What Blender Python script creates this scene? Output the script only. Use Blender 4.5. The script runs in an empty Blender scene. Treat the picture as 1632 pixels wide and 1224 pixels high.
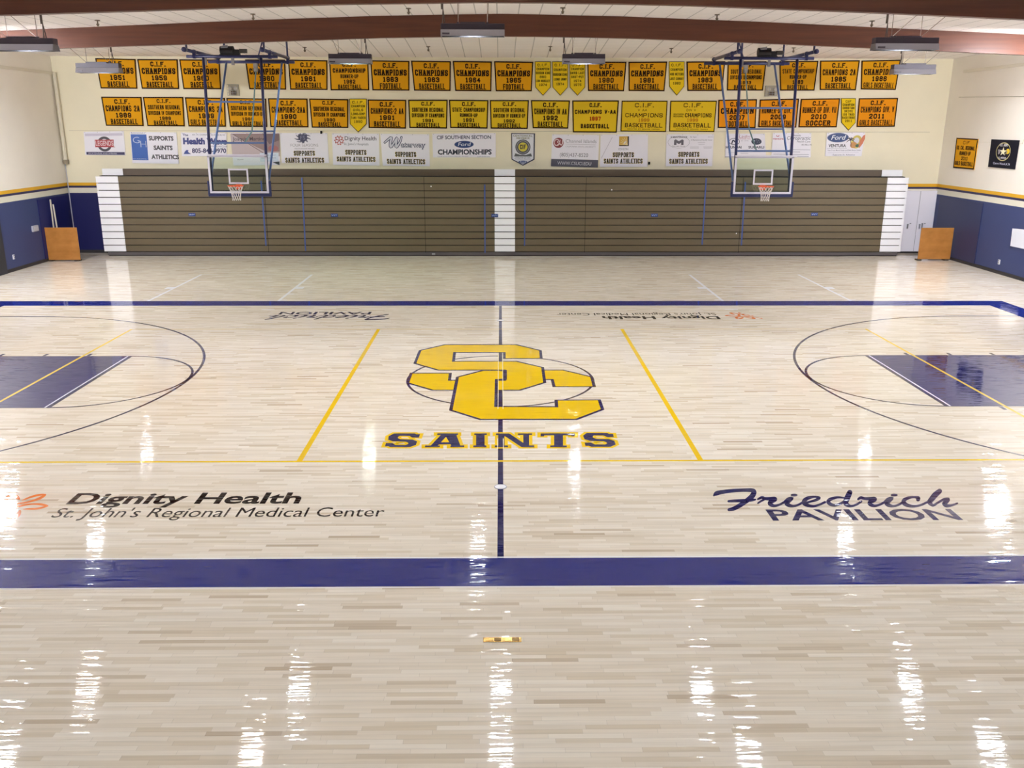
import bpy, math, random
import numpy as np
from mathutils import Matrix, Vector
from mathutils.geometry import tessellate_polygon
random.seed(7)
SC = bpy.context.scene
COL = SC.collection

# ------------------------------------------------------------------ camera
FPX, CAMH, CAMY, CAMX = 1416.66, 4.8009, -16.9353, 0.0052
PIT, YAW, ROLL = 0.281987, 0.0131765, 0.002237
cp, sp = math.cos(PIT), math.sin(PIT)
FW = np.array([math.sin(YAW)*cp, math.cos(YAW)*cp, -sp])
R0 = np.array([math.cos(YAW), -math.sin(YAW), 0.0])
U0 = np.cross(R0, FW)
RT = R0*math.cos(ROLL)+U0*math.sin(ROLL)
UP = -R0*math.sin(ROLL)+U0*math.cos(ROLL)
CPOS = np.array([CAMX, CAMY, CAMH])
cd = bpy.data.cameras.new('camera'); cam = bpy.data.objects.new('camera', cd); COL.objects.link(cam)
cd.sensor_width = 36; cd.lens = FPX/1632*36; cd.clip_end = 200
cam.matrix_world = Matrix([[RT[0], UP[0], -FW[0], CAMX], [RT[1], UP[1], -FW[1], CAMY], [RT[2], UP[2], -FW[2], CAMH], [0, 0, 0, 1]])
SC.camera = cam

# ------------------------------------------------------------------ world / exposure
w = bpy.data.worlds.new('World'); SC.world = w; w.use_nodes = True
w.node_tree.nodes['Background'].inputs[0].default_value = (0.6, 0.65, 0.75, 1)
w.node_tree.nodes['Background'].inputs[1].default_value = 0.02
SC.view_settings.view_transform = 'Standard'; SC.view_settings.look = 'None'
SC.view_settings.gamma = 1; SC.view_settings.exposure = 0.0
SC.view_settings.use_curve_mapping = False
LAMP_POWER = 272.0

# ------------------------------------------------------------------ measuring helpers (photo pixel -> point on a real plane)
def ray(x, y): return FW*FPX+RT*(x-816)-UP*(y-612)
def onZ(x, y, z=0.0):
    d = ray(x, y); return CPOS+d*(z-CAMH)/d[2]
def onY(x, y, Y):
    d = ray(x, y); return CPOS+d*(Y-CAMY)/d[1]
def onX(x, y, X):
    d = ray(x, y); return CPOS+d*(X-CAMX)/d[0]

# ------------------------------------------------------------------ materials
def srgb(r, g, b):
    def f(c):
        c /= 255.0
        return c/12.92 if c <= 0.04045 else ((c+0.055)/1.055)**2.4
    return (f(r), f(g), f(b), 1.0)
MATS = {}
def nt(name):
    m = bpy.data.materials.new(name); m.use_nodes = True
    t = m.node_tree; return m, t, t.nodes, t.links, t.nodes['Principled BSDF']
def mat(name, rgb, rough=0.6, metal=0.0, spec=0.5, var=0.0, scale=6.0, emit=None, es=0.0):
    if name in MATS: return MATS[name]
    m, t, N, L, b = nt(name)
    b.inputs['Base Color'].default_value = srgb(*rgb)
    b.inputs['Roughness'].default_value = rough; b.inputs['Metallic'].default_value = metal
    b.inputs['Specular IOR Level'].default_value = spec
    if var:
        tc = N.new('ShaderNodeTexCoord'); no = N.new('ShaderNodeTexNoise'); no.inputs['Scale'].default_value = scale
        no.inputs['Detail'].default_value = 6
        L.new(tc.outputs['Object'], no.inputs['Vector'])
        mr = N.new('ShaderNodeMapRange'); mr.inputs['To Min'].default_value = 1-var; mr.inputs['To Max'].default_value = 1+var
        L.new(no.outputs['Fac'], mr.inputs['Value'])
        hs = N.new('ShaderNodeHueSaturation'); hs.inputs['Color'].default_value = srgb(*rgb)
        L.new(mr.outputs['Result'], hs.inputs['Value']); L.new(hs.outputs['Color'], b.inputs['Base Color'])
    if emit:
        b.inputs['Emission Color'].default_value = (*emit, 1); b.inputs['Emission Strength'].default_value = es
    MATS[name] = m
    return m

def math_node(N, L, op, a, b=None, c=None):
    n = N.new('ShaderNodeMath'); n.operation = op
    for i, v in enumerate((a, b, c)):
        if v is None: continue
        if isinstance(v, (int, float)): n.inputs[i].default_value = v
        else: L.new(v, n.inputs[i])
    return n.outputs[0]

def floor_finish(N, L, b):
    """varnish: slightly cupped boards stretch reflections along the depth of the hall"""
    g = N.new('ShaderNodeNewGeometry')
    def noise(scale, sx, sy, det=2.0):
        mp = N.new('ShaderNodeMapping'); mp.inputs['Scale'].default_value = (sx, sy, 1)
        L.new(g.outputs['Position'], mp.inputs['Vector'])
        n = N.new('ShaderNodeTexNoise'); n.inputs['Scale'].default_value = scale; n.inputs['Detail'].default_value = det
        L.new(mp.outputs['Vector'], n.inputs['Vector']); return n.outputs['Fac']
    a = noise(1.0, 2.2, 26.0, 2.0); c = noise(1.0, 3.0, 0.6, 1.0); e = noise(1.0, 9.0, 30.0, 1.0)
    da = math_node(N, L, 'SUBTRACT', a, 0.5)
    ny = math_node(N, L, 'ADD', math_node(N, L, 'MULTIPLY', math_node(N, L, 'MULTIPLY', da, math_node(N, L, 'ABSOLUTE', da)), 1.6), math_node(N, L, 'MULTIPLY', da, 0.006))
    nx = math_node(N, L, 'ADD', math_node(N, L, 'MULTIPLY', math_node(N, L, 'SUBTRACT', c, 0.5), 0.003),
                   math_node(N, L, 'MULTIPLY', math_node(N, L, 'SUBTRACT', e, 0.5), 0.006))
    cb = N.new('ShaderNodeCombineXYZ'); L.new(nx, cb.inputs[0]); L.new(ny, cb.inputs[1]); cb.inputs[2].default_value = 1
    nm = N.new('ShaderNodeVectorMath'); nm.operation = 'NORMALIZE'; L.new(cb.outputs[0], nm.inputs[0])
    L.new(nm.outputs[0], b.inputs['Normal'])
    b.inputs['Roughness'].default_value = 0.036
    b.inputs['IOR'].default_value = 1.48
    return g

def floor_paint(name, rgb):
    if name in MATS: return MATS[name]
    m, t, N, L, b = nt(name)
    b.inputs['Base Color'].default_value = srgb(*rgb)
    floor_finish(N, L, b); MATS[name] = m; return m

def maple():
    m, t, N, L, b = nt('maple strip floor')
    g = floor_finish(N, L, b)
    s = N.new('ShaderNodeSeparateXYZ'); L.new(g.outputs['Position'], s.inputs[0])
    row = math_node(N, L, 'FLOOR', math_node(N, L, 'DIVIDE', s.outputs['Y'], 0.057))
    wn1 = N.new('ShaderNodeTexWhiteNoise'); wn1.noise_dimensions = '1D'; L.new(row, wn1.inputs['W'])
    xo = math_node(N, L, 'ADD', math_node(N, L, 'DIVIDE', s.outputs['X'], 0.62), math_node(N, L, 'MULTIPLY', wn1.outputs['Value'], 41.0))
    pl = math_node(N, L, 'FLOOR', xo)
    cb = N.new('ShaderNodeCombineXYZ'); L.new(row, cb.inputs[0]); L.new(pl, cb.inputs[1])
    wn = N.new('ShaderNodeTexWhiteNoise'); wn.noise_dimensions = '2D'; L.new(cb.outputs[0], wn.inputs['Vector'])
    cr = N.new('ShaderNodeValToRGB'); L.new(wn.outputs['Value'], cr.inputs[0])
    E = cr.color_ramp; E.interpolation = 'LINEAR'
    pts = [(0.0, (190, 172, 148)), (0.012, (206, 190, 168)), (0.06, (218, 204, 181)), (0.3, (225, 213, 194)), (0.7, (231, 220, 203)), (1.0, (236, 227, 212))]
    E.elements[0].position, E.elements[0].color = pts[0][0], srgb(*pts[0][1])
    E.elements[1].position, E.elements[1].color = pts[-1][0], srgb(*pts[-1][1])
    for p, c in pts[1:-1]:
        e = E.elements.new(p); e.color = srgb(*c)
    mp = N.new('ShaderNodeMapping'); mp.inputs['Scale'].default_value = (1.1, 30, 1); L.new(g.outputs['Position'], mp.inputs['Vector'])
    no = N.new('ShaderNodeTexNoise'); no.inputs['Scale'].default_value = 1.0; no.inputs['Detail'].default_value = 5
    L.new(mp.outputs[0], no.inputs['Vector'])
    mr = N.new('ShaderNodeMapRange'); mr.inputs['From Min'].default_value = 0.3; mr.inputs['From Max'].default_value = 0.7
    mr.inputs['To Min'].default_value = 0.92; mr.inputs['To Max'].default_value = 1.03; L.new(no.outputs['Fac'], mr.inputs['Value'])
    fr = math_node(N, L, 'FRACT', math_node(N, L, 'DIVIDE', s.outputs['Y'], 0.057))
    gap = math_node(N, L, 'SUBTRACT', 1.0, math_node(N, L, 'MULTIPLY', math_node(N, L, 'LESS_THAN', fr, 0.05), 0.16))
    fx = math_node(N, L, 'FRACT', xo)
    gap2 = math_node(N, L, 'SUBTRACT', 1.0, math_node(N, L, 'MULTIPLY', math_node(N, L, 'LESS_THAN', fx, 0.005), 0.2))
    v = math_node(N, L, 'MULTIPLY', math_node(N, L, 'MULTIPLY', mr.outputs['Result'], gap), gap2)
    hs = N.new('ShaderNodeHueSaturation'); L.new(cr.outputs['Color'], hs.inputs['Color']); L.new(v, hs.inputs['Value'])
    L.new(hs.outputs['Color'], b.inputs['Base Color'])
    return m

def wall_mat(name, upper, blue, zs, boards=0.0):
    """painted wall: blue wainscot, white, navy and yellow bands, cream above (bands measured in height)"""
    m, t, N, L, b = nt(name)
    g = N.new('ShaderNodeNewGeometry'); s = N.new('ShaderNodeSeparateXYZ'); L.new(g.outputs['Position'], s.inputs[0])
    z = math_node(N, L, 'DIVIDE', s.outputs['Z'], 10.0)
    cr = N.new('ShaderNodeValToRGB'); L.new(z, cr.inputs[0]); E = cr.color_ramp; E.interpolation = 'CONSTANT'
    cols = [(0.0, (52, 50, 52)), (0.010, blue), (zs[0]/10, (226, 222, 205)), (zs[1]/10, (38, 36, 82)), (zs[2]/10, (222, 170, 30)), (zs[3]/10, upper)]
    E.elements[0].position, E.elements[0].color = 0.0, srgb(*cols[0][1])
    E.elements[1].position, E.elements[1].color = cols[-1][0], srgb(*cols[-1][1])
    for p, c in cols[1:-1]:
        e = E.elements.new(p); e.color = srgb(*c)
    no = N.new('ShaderNodeTexNoise'); no.inputs['Scale'].default_value = 0.8; no.inputs['Detail'].default_value = 8
    L.new(g.outputs['Position'], no.inputs['Vector'])
    mr = N.new('ShaderNodeMapRange'); mr.inputs['To Min'].default_value = 0.93; mr.inputs['To Max'].default_value = 1.06
    L.new(no.outputs['Fac'], mr.inputs['Value'])
    hs = N.new('ShaderNodeHueSaturation'); L.new(cr.outputs['Color'], hs.inputs['Color']); L.new(mr.outputs['Result'], hs.inputs['Value'])
    L.new(hs.outputs['Color'], b.inputs['Base Color']); b.inputs['Roughness'].default_value = 0.55
    return m

def ceiling_mat():
    m, t, N, L, b = nt('white ceiling boards')
    g = N.new('ShaderNodeNewGeometry'); s = N.new('ShaderNodeSeparateXYZ'); L.new(g.outputs['Position'], s.inputs[0])
    fx = math_node(N, L, 'FRACT', math_node(N, L, 'DIVIDE', math_node(N, L, 'ADD', s.outputs['X'], 0.1), 0.61))
    fy = math_node(N, L, 'FRACT', math_node(N, L, 'DIVIDE', s.outputs['Y'], 0.30))
    a = math_node(N, L, 'MULTIPLY', math_node(N, L, 'LESS_THAN', fx, 0.05), 0.42)
    c = math_node(N, L, 'MULTIPLY', math_node(N, L, 'LESS_THAN', fy, 0.10), 0.16)
    v = math_node(N, L, 'SUBTRACT', 1.0, math_node(N, L, 'MAXIMUM', a, c))
    hs = N.new('ShaderNodeHueSaturation'); hs.inputs['Color'].default_value = srgb(250, 244, 240); L.new(v, hs.inputs['Value'])
    L.new(hs.outputs['Color'], b.inputs['Base Color']); b.inputs['Roughness'].default_value = 0.8
    return m

def wood_mat(name, c1, c2, sc=(0.6, 8, 8), rough=0.45):
    m, t, N, L, b = nt(name)
    tc = N.new('ShaderNodeTexCoord'); mp = N.new('ShaderNodeMapping'); mp.inputs['Scale'].default_value = sc
    L.new(tc.outputs['Object'], mp.inputs['Vector'])
    no = N.new('ShaderNodeTexNoise'); no.inputs['Scale'].default_value = 2.2; no.inputs['Detail'].default_value = 6
    L.new(mp.outputs[0], no.inputs['Vector'])
    cr = N.new('ShaderNodeValToRGB'); L.new(no.outputs['Fac'], cr.inputs[0])
    cr.color_ramp.elements[0].position = 0.3; cr.color_ramp.elements[1].position = 0.7
    cr.color_ramp.elements[0].color = srgb(*c1); cr.color_ramp.elements[1].color = srgb(*c2)
    L.new(cr.outputs[0], b.inputs['Base Color']); b.inputs['Roughness'].default_value = rough
    return m

def glass_mat():
    m, t, N, L, b = nt('backboard glass')
    N.remove(b); out = N['Material Output']
    tr = N.new('ShaderNodeBsdfTransparent'); tr.inputs[0].default_value = (0.90, 0.96, 0.93, 1)
    gl = N.new('ShaderNodeBsdfGlossy'); gl.inputs['Roughness'].default_value = 0.03
    fr = N.new('ShaderNodeFresnel'); fr.inputs[0].default_value = 1.5
    mx = N.new('ShaderNodeMixShader'); L.new(fr.outputs[0], mx.inputs[0]); L.new(tr.outputs[0], mx.inputs[1]); L.new(gl.outputs[0], mx.inputs[2])
    L.new(mx.outputs[0], out.inputs['Surface']); return m

# ------------------------------------------------------------------ mesh helpers
class MB:
    def __init__(self): self.v = []; self.f = []; self.mi = []; self.m = []; self.cur = 0
    def use(self, m):
        if m not in self.m: self.m.append(m)
        self.cur = self.m.index(m); return self
    def face(self, pts):
        i = len(self.v); self.v += [tuple(map(float, p)) for p in pts]
        self.f.append(tuple(range(i, i+len(pts)))); self.mi.append(self.cur)
    def hexa(self, p):   # 8 corner points, 0-3 bottom loop, 4-7 top loop
        i = len(self.v); self.v += [tuple(map(float, q)) for q in p]
        for q in ((3, 2, 1, 0), (4, 5, 6, 7), (0, 1, 5, 4), (1, 2, 6, 5), (2, 3, 7, 6), (3, 0, 4, 7)):
            self.f.append(tuple(i+k for k in q)); self.mi.append(self.cur)
        return self
    def box(self, x0, x1, y0, y1, z0, z1):
        self.hexa([(x0, y0, z0), (x1, y0, z0), (x1, y1, z0), (x0, y1, z0), (x0, y0, z1), (x1, y0, z1), (x1, y1, z1), (x0, y1, z1)])
        return self
    def tube(self, p0, p1, r, n=8, r1=None, cap=True):
        p0, p1 = Vector(p0), Vector(p1); d = (p1-p0)
        if d.length < 1e-6: return self
        q = d.to_track_quat('Z', 'Y'); r1 = r if r1 is None else r1
        i = len(self.v)
        for p, rr in ((p0, r), (p1, r1)):
            for k in range(n):
                a = 2*math.pi*k/n
                self.v.append(tuple(p+q @ Vector((rr*math.cos(a), rr*math.sin(a), 0))))
        for k in range(n):
            self.f.append((i+k, i+(k+1) % n, i+n+(k+1) % n, i+n+k)); self.mi.append(self.cur)
        if cap:
            self.f.append(tuple(i+n-1-k for k in range(n))); self.mi.append(self.cur)
            self.f.append(tuple(i+n+k for k in range(n))); self.mi.append(self.cur)
        return self
    def path(self, pts, r, n=6):
        for a, b in zip(pts, pts[1:]): self.tube(a, b, r, n)
        return self
    def torus(self, c, R, r, n=28, k=8):
        i = len(self.v)
        for a in range(n):
            A = 2*math.pi*a/n
            for b in range(k):
                B = 2*math.pi*b/k; q = R+r*math.cos(B)
                self.v.append((c[0]+q*math.cos(A), c[1]+q*math.sin(A), c[2]+r*math.sin(B)))
        for a in range(n):
            for b in range(k):
                self.f.append((i+a*k+b, i+((a+1) % n)*k+b, i+((a+1) % n)*k+(b+1) % k, i+a*k+(b+1) % k)); self.mi.append(self.cur)
        return self
    def extrude(self, poly, axis, a, b):
        """closed polygon of 2d points extruded along axis ('x' 'y' 'z') from a to b"""
        def P(p, t):
            if axis == 'y': return (p[0], t, p[1])
            if axis == 'x': return (t, p[0], p[1])
            return (p[0], p[1], t)
        n = len(poly); i = len(self.v)
        self.v += [P(p, a) for p in poly]+[P(p, b) for p in poly]
        tris = tessellate_polygon([[Vector((p[0], p[1], 0)) for p in poly]])
        for tr in tris:
            self.f.append(tuple(i+k for k in tr)); self.mi.append(self.cur)
            self.f.append(tuple(i+n+k for k in reversed(tr))); self.mi.append(self.cur)
        for k in range(n):
            self.f.append((i+k, i+(k+1) % n, i+n+(k+1) % n, i+n+k)); self.mi.append(self.cur)
        return self
    def build(self, name, m=None, parent=None, origin=None, bevel=0, smooth=False, kind=None):
        me = bpy.data.meshes.new(name)
        org = Vector(origin) if origin is not None else None
        vs = self.v if org is None else [tuple(Vector(v)-org) for v in self.v]
        me.from_pydata(vs, [], self.f)
        ms = self.m if self.m else [m]
        for k in ms: me.materials.append(k)
        if self.m: me.polygons.foreach_set('material_index', self.mi)
        if smooth: me.polygons.foreach_set('use_smooth', [True]*len(me.polygons))
        me.update()
        o = bpy.data.objects.new(name, me); COL.objects.link(o)
        if org is not None: o.location = org
        if parent is not None: o.parent = parent
        if bevel:
            bv = o.modifiers.new('bevel', 'BEVEL'); bv.width = bevel; bv.segments = 2; bv.limit_method = 'ANGLE'
        if kind: o['kind'] = kind
        return o

def tag(o, label, cat, group=None):
    o['label'] = label; o['category'] = cat
    if group: o['group'] = group
    return o
def thing(name, label, cat, loc=(0, 0, 0), group=None):
    o = bpy.data.objects.new(name, None); COL.objects.link(o); o.location = loc; o.empty_display_size = 0.2
    return tag(o, label, cat, group)
def copy_tree(o, parent=None):
    c = o.copy(); COL.objects.link(c); c.parent = parent
    for ch in [x for x in bpy.data.objects if x.parent == o and x.name in ALLC(o)]: copy_tree(ch, c)
    return c
def ALLC(o): return {c.name for c in o.children}

# ------------------------------------------------------------------ lettering
_cap = {}
def sans_tris(s, bold=0.0):
    key = (s, bold)
    if key in _cap: return _cap[key]
    cu = bpy.data.curves.new('lettering', 'FONT'); cu.body = s; cu.size = 1; cu.offset = bold; cu.resolution_u = 3
    o = bpy.data.objects.new('lettering', cu); COL.objects.link(o)
    dg = bpy.context.evaluated_depsgraph_get(); dg.update()
    me = bpy.data.meshes.new_from_object(o.evaluated_get(dg))
    vs = [(v.co.x, v.co.y) for v in me.vertices]; fs = [tuple(p.vertices) for p in me.polygons]
    bpy.data.objects.remove(o); bpy.data.meshes.remove(me); bpy.data.curves.remove(cu)
    _cap[key] = (vs, fs); return _cap[key]
c_ = 0.24
BLK = {
 'A': [[(0, 0), (.42, 1), (.58, 1), (1, 0)], [(.2, .32), (.8, .32)]],
 'B': [[(0, 0), (0, 1), (.8, 1), (1, .85), (1, .66), (.8, .53), (0, .53)], [(.8, .53), (1, .4), (1, .15), (.8, 0), (0, 0)]],
 'C': [[(1, .78), (1, .85), (.75, 1), (.25, 1), (0, .85), (0, .15), (.25, 0), (.75, 0), (1, .15), (1, .22)]],
 'D': [[(0, 0), (0, 1), (.7, 1), (1, .82), (1, .18), (.7, 0), (0, 0)]],
 'E': [[(1, 1), (0, 1), (0, 0), (1, 0)], [(0, .52), (.7, .52)]],
 'F': [[(1, 1), (0, 1), (0, 0)], [(0, .52), (.7, .52)]],
 'G': [[(1, .75), (1, .85), (.75, 1), (.25, 1), (0, .85), (0, .15), (.25, 0), (.75, 0), (1, .15), (1, .45), (.6, .45)]],
 'H': [[(0, 0), (0, 1)], [(1, 0), (1, 1)], [(0, .5), (1, .5)]],
 'I': [[(.5, 0), (.5, 1)]],
 'J': [[(1, 1), (1, .15), (.75, 0), (.25, 0), (0, .2)]],
 'K': [[(0, 0), (0, 1)], [(1, 1), (.1, .5), (1, 0)]],
 'L': [[(0, 1), (0, 0), (1, 0)]],
 'M': [[(0, 0), (0, 1), (.5, .35), (1, 1), (1, 0)]],
 'N': [[(0, 0), (0, 1), (1, 0), (1, 1)]],
 'O': [[(.25, 0), (0, .15), (0, .85), (.25, 1), (.75, 1), (1, .85), (1, .15), (.75, 0), (.25, 0)]],
 'P': [[(0, 0), (0, 1), (.8, 1), (1, .86), (1, .58), (.8, .45), (0, .45)]],
 'R': [[(0, 0), (0, 1), (.8, 1), (1, .86), (1, .62), (.8, .5), (0, .5)], [(.6, .5), (1, 0)]],
 'S': [[(1, .78), (1, .87), (.75, 1), (.25, 1), (0, .87), (0, .66), (.25, .53), (.75, .47), (1, .34), (1, .13), (.75, 0), (.25, 0), (0, .13), (0, .22)]],
 'T': [[(0, 1), (1, 1)], [(.5, 1), (.5, 0)]],
 'U': [[(0, 1), (0, .15), (.25, 0), (.75, 0), (1, .15), (1, 1)]],
 'V': [[(0, 1), (.5, 0), (1, 1)]],
 'W': [[(0, 1), (.22, 0), (.5, .6), (.78, 0), (1, 1)]],
 'Y': [[(0, 1), (.5, .5), (1, 1)], [(.5, .5), (.5, 0)]],
 '0': [[(.25, 0), (0, .15), (0, .85), (.25, 1), (.75, 1), (1, .85), (1, .15), (.75, 0), (.25, 0)]],
 '1': [[(.2, .85), (.5, 1), (.5, 0)], [(.2, 0), (.8, 0)]],
 '2': [[(0, .75), (0, .87), (.25, 1), (.75, 1), (1, .87), (1, .62), (0, .12), (0, 0), (1, 0)]],
 '3': [[(0, .85), (.25, 1), (.75, 1), (1, .86), (1, .64), (.8, .53), (.4, .53)], [(.8, .53), (1, .4), (1, .14), (.75, 0), (.25, 0), (0, .15)]],
 '4': [[(.75, 0), (.75, 1), (0, .32), (1, .32)]],
 '5': [[(1, 1), (0, 1), (0, .58), (.75, .58), (1, .45), (1, .14), (.75, 0), (.25, 0), (0, .14)]],
 '6': [[(1, .85), (.75, 1), (.25, 1), (0, .85), (0, .15), (.25, 0), (.75, 0), (1, .15), (1, .42), (.75, .56), (0, .56)]],
 '7': [[(0, 1), (1, 1), (.4, 0)]],
 '8': [[(.25, .53), (0, .66), (0, .87), (.25, 1), (.75, 1), (1, .87), (1, .66), (.75, .53), (.25, .53), (0, .4), (0, .14), (.25, 0), (.75, 0), (1, .14), (1, .4), (.75, .53)]],
 '9': [[(0, .15), (.25, 0), (.75, 0), (1, .15), (1, .85), (.75, 1), (.25, 1), (0, .85), (0, .58), (.25, .44), (1, .44)]],
 '-': [[(.1, .5), (.9, .5)]], '.': [[(.4, 0), (.6, 0)]], '/': [[(0, 0), (1, 1)]],
}
NARROW = {'I': .45, '.': .35, '-': .6, '1': .8, ' ': .6}

def offset_poly(P, d):
    """outward mitre offset of a closed polygon (d<0: inset)"""
    n = len(P); A = sum(P[i][0]*P[(i+1) % n][1]-P[(i+1) % n][0]*P[i][1] for i in range(n))
    s = 1 if A > 0 else -1; out = []
    for i in range(n):
        p0, p1, p2 = np.array(P[i-1]), np.array(P[i]), np.array(P[(i+1) % n])
        a = p1-p0; b = p2-p1; a = a/(np.linalg.norm(a)+1e-12); b = b/(np.linalg.norm(b)+1e-12)
        na = np.array([a[1], -a[0]])*s; nb = np.array([b[1], -b[0]])*s
        m = na+nb; k = 2*d/max(0.35, float(m @ m)); out.append(tuple(p1+m*k))
    return out

class Panel:
    """collects flat lettering and shapes; fn(u,v,layer) places them on the real surface"""
    def __init__(self, fn, matfn=None):
        self.k = 0
        def fn2(u, v, l, f=fn): return f(u, v, l+(self.k % 24)*0.02)
        self.fn = fn2; self.mb = MB()
        self.mf = matfn or (lambda c: mat('print %d %d %d' % c, c, 0.6))
    def poly(self, pts, c, layer=1):
        self.mb.use(self.mf(c)); self.k += 1
        if len(pts) == 4 or len(pts) == 3:
            n = len(pts); cr = [((pts[(i+1) % n][0]-pts[i][0])*(pts[(i+2) % n][1]-pts[(i+1) % n][1])-(pts[(i+1) % n][1]-pts[i][1])*(pts[(i+2) % n][0]-pts[(i+1) % n][0])) for i in range(n)]
            if min(cr) >= -1e-9 or max(cr) <= 1e-9:
                self.mb.face([self.fn(u, v, layer) for u, v in pts]); return self
        P3 = [self.fn(u, v, layer) for u, v in pts]
        for t in tessellate_polygon([[Vector((u, v, 0)) for u, v in pts]]):
            self.mb.face([P3[k] for k in t])
        return self
    def rect(self, u0, v0, u1, v1, c, layer=1): return self.poly([(u0, v0), (u1, v0), (u1, v1), (u0, v1)], c, layer)
    def ell(self, u, v, ru, rv, c, layer=1, n=28, a0=0, a1=2*math.pi):
        return self.poly([(u+ru*math.cos(a0+(a1-a0)*k/n), v+rv*math.sin(a0+(a1-a0)*k/n)) for k in range(n)], c, layer)
    def ring(self, u, v, ru, rv, w, c, layer=1, a0=0, a1=2*math.pi, n=48):
        self.mb.use(self.mf(c))
        for k in range(n):
            A, B = a0+(a1-a0)*k/n, a0+(a1-a0)*(k+1)/n
            q = [((ru+o)*math.cos(t)+u, (rv+o)*math.sin(t)+v) for t, o in ((A, -w/2), (B, -w/2), (B, w/2), (A, w/2))]
            self.mb.face([self.fn(a, b, layer) for a, b in q])
        return self
    def line(self, p, q, w, c, layer=1):
        d = np.array(q, float)-np.array(p, float); d = d/np.linalg.norm(d); n = np.array([-d[1], d[0]])*w/2
        p = np.array(p, float); q = np.array(q, float)
        return self.poly([tuple(p-n), tuple(q-n), tuple(q+n), tuple(p+n)], c, layer)
    def brush(self, pts, c, layer=1, ends=True, sub=4, grow=0):
        """stroke of varying width: pts=(u,v,width), smoothed"""
        P = np.array(pts, float); P[:, 2] += grow
        if len(P) > 2 and sub > 1:
            out = []
            for i in range(len(P)-1):
                a, b, c2, d = P[max(i-1, 0)], P[i], P[i+1], P[min(i+2, len(P)-1)]
                for k in range(sub):
                    t = k/sub
                    out.append(0.5*((2*b)+(-a+c2)*t+(2*a-5*b+4*c2-d)*t*t+(-a+3*b-3*c2+d)*t**3))
            out.append(P[-1]); P = np.array(out)
        T = np.gradient(P[:, :2], axis=0); T /= (np.linalg.norm(T, axis=1)[:, None]+1e-9)
        Nn = np.stack([-T[:, 1], T[:, 0]], 1)*np.maximum(P[:, 2:3], .01)/2
        self.mb.use(self.mf(c))
        for i in range(len(P)-1):
            q = [P[i, :2]-Nn[i], P[i+1, :2]-Nn[i+1], P[i+1, :2]+Nn[i+1], P[i, :2]+Nn[i]]; self.k += 1
            self.mb.face([self.fn(a, b, layer) for a, b in q])
        if ends:
            for p in (P[0], P[-1]): self.ell(p[0], p[1], p[2]/2, p[2]/2, c, layer, 10)
        return self
    def block(self, s, u, v, h, wd, c, layer=2, t=None, anchor='c', slab=False):
        """octagonal block letters, v = baseline (v grows downward), h = height, wd = total width"""
        tot = sum(NARROW.get(ch, 1.0) for ch in s)+0.22*(len(s)-1)
        k = wd/tot; t = t or h*0.17; t = min(t, k*0.40)
        x = u-wd/2 if anchor == 'c' else u
        self.mb.use(self.mf(c))
        for ch in s:
            w = NARROW.get(ch, 1.0)*k
            for pl in BLK.get(ch, []):
                Q = [(x+t/2+p[0]*(w-t), v-t/2-p[1]*(h-t)) for p in pl]
                for i in range(len(Q)-1):
                    a, b = np.array(Q[i]), np.array(Q[i+1]); d = b-a; L_ = np.linalg.norm(d)
                    if L_ < 1e-9: continue
                    d /= L_; n = np.array([-d[1], d[0]])*t/2; e = d*t*0.5
                    if i > 0: a = a-e*0.5
                    else: a = a-e
                    b = b+e*(1 if i == len(Q)-2 else 0.5); self.k += 1
                    self.mb.face([self.fn(*q, layer) for q in (a-n, b-n, b+n, a+n)])
                if slab:
                    for q in (Q[0], Q[-1]):
                        if abs(q[1]-(v-t/2)) < 1e-6 or abs(q[1]-(v-h+t/2)) < 1e-6:
                            self.k += 1; sv = t*0.45; vv = v-sv if q[1] > v-h/2 else v-h
                            self.mb.face([self.fn(*z, layer) for z in ((q[0]-t*.95, vv), (q[0]+t*.95, vv), (q[0]+t*.95, vv+sv), (q[0]-t*.95, vv+sv))])
            x += w+0.22*k
        return self
    def sans(self, s, u, v, h, wd, c, layer=2, bold=0.0, anchor='c', shear=0.0):
        vs, fs = sans_tris(s, bold)
        xs = [p[0] for p in vs]; x0, x1 = min(xs), max(xs); hv, _ = sans_tris('H', 0.0); ch = max(p[1] for p in hv)
        kx = wd/(x1-x0); ky = h/ch; off = u-wd/2 if anchor == 'c' else u
        self.mb.use(self.mf(c))
        pts = [self.fn(off+(p[0]-x0)*kx+shear*p[1]*ky, v-p[1]*ky, layer) for p in vs]
        for f in fs: self.mb.face([pts[i] for i in f])
        return self
    def build(self, name, parent=None, origin=None, kind=None): return self.mb.build(name, None, parent, origin, kind=kind)

# ------------------------------------------------------------------ room dimensions
XL, XR, YW, YN = -16.65, 17.0, 18.25, -18.6
YB2, YB1 = 10.7, 3.3           # the two roof beams in view
ZWALL = 7.27
TOPC = [(-16.65, 7.36), (-14.39, 7.42), (-7.17, 7.73), (-3.5, 7.86), (0.06, 7.93), (3.5, 7.87), (7.49, 7.74), (15.32, 7.42), (17.0, 7.35)]
BOTC = [(-16.65, 6.84), (-14.47, 6.90), (-7.2, 7.14), (-3.5, 7.27), (0.06, 7.33), (3.5, 7.29), (7.53, 7.165), (15.4, 6.86), (17.0, 6.80)]
def interp(C, x): return float(np.interp(x, [c[0] for c in C], [c[1] for c in C]))
def ceil_z(x, y):
    b = interp(TOPC, x)
    if y <= YB2: return b
    return b+(ZWALL-b)*(y-YB2)/(YW-YB2)

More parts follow.
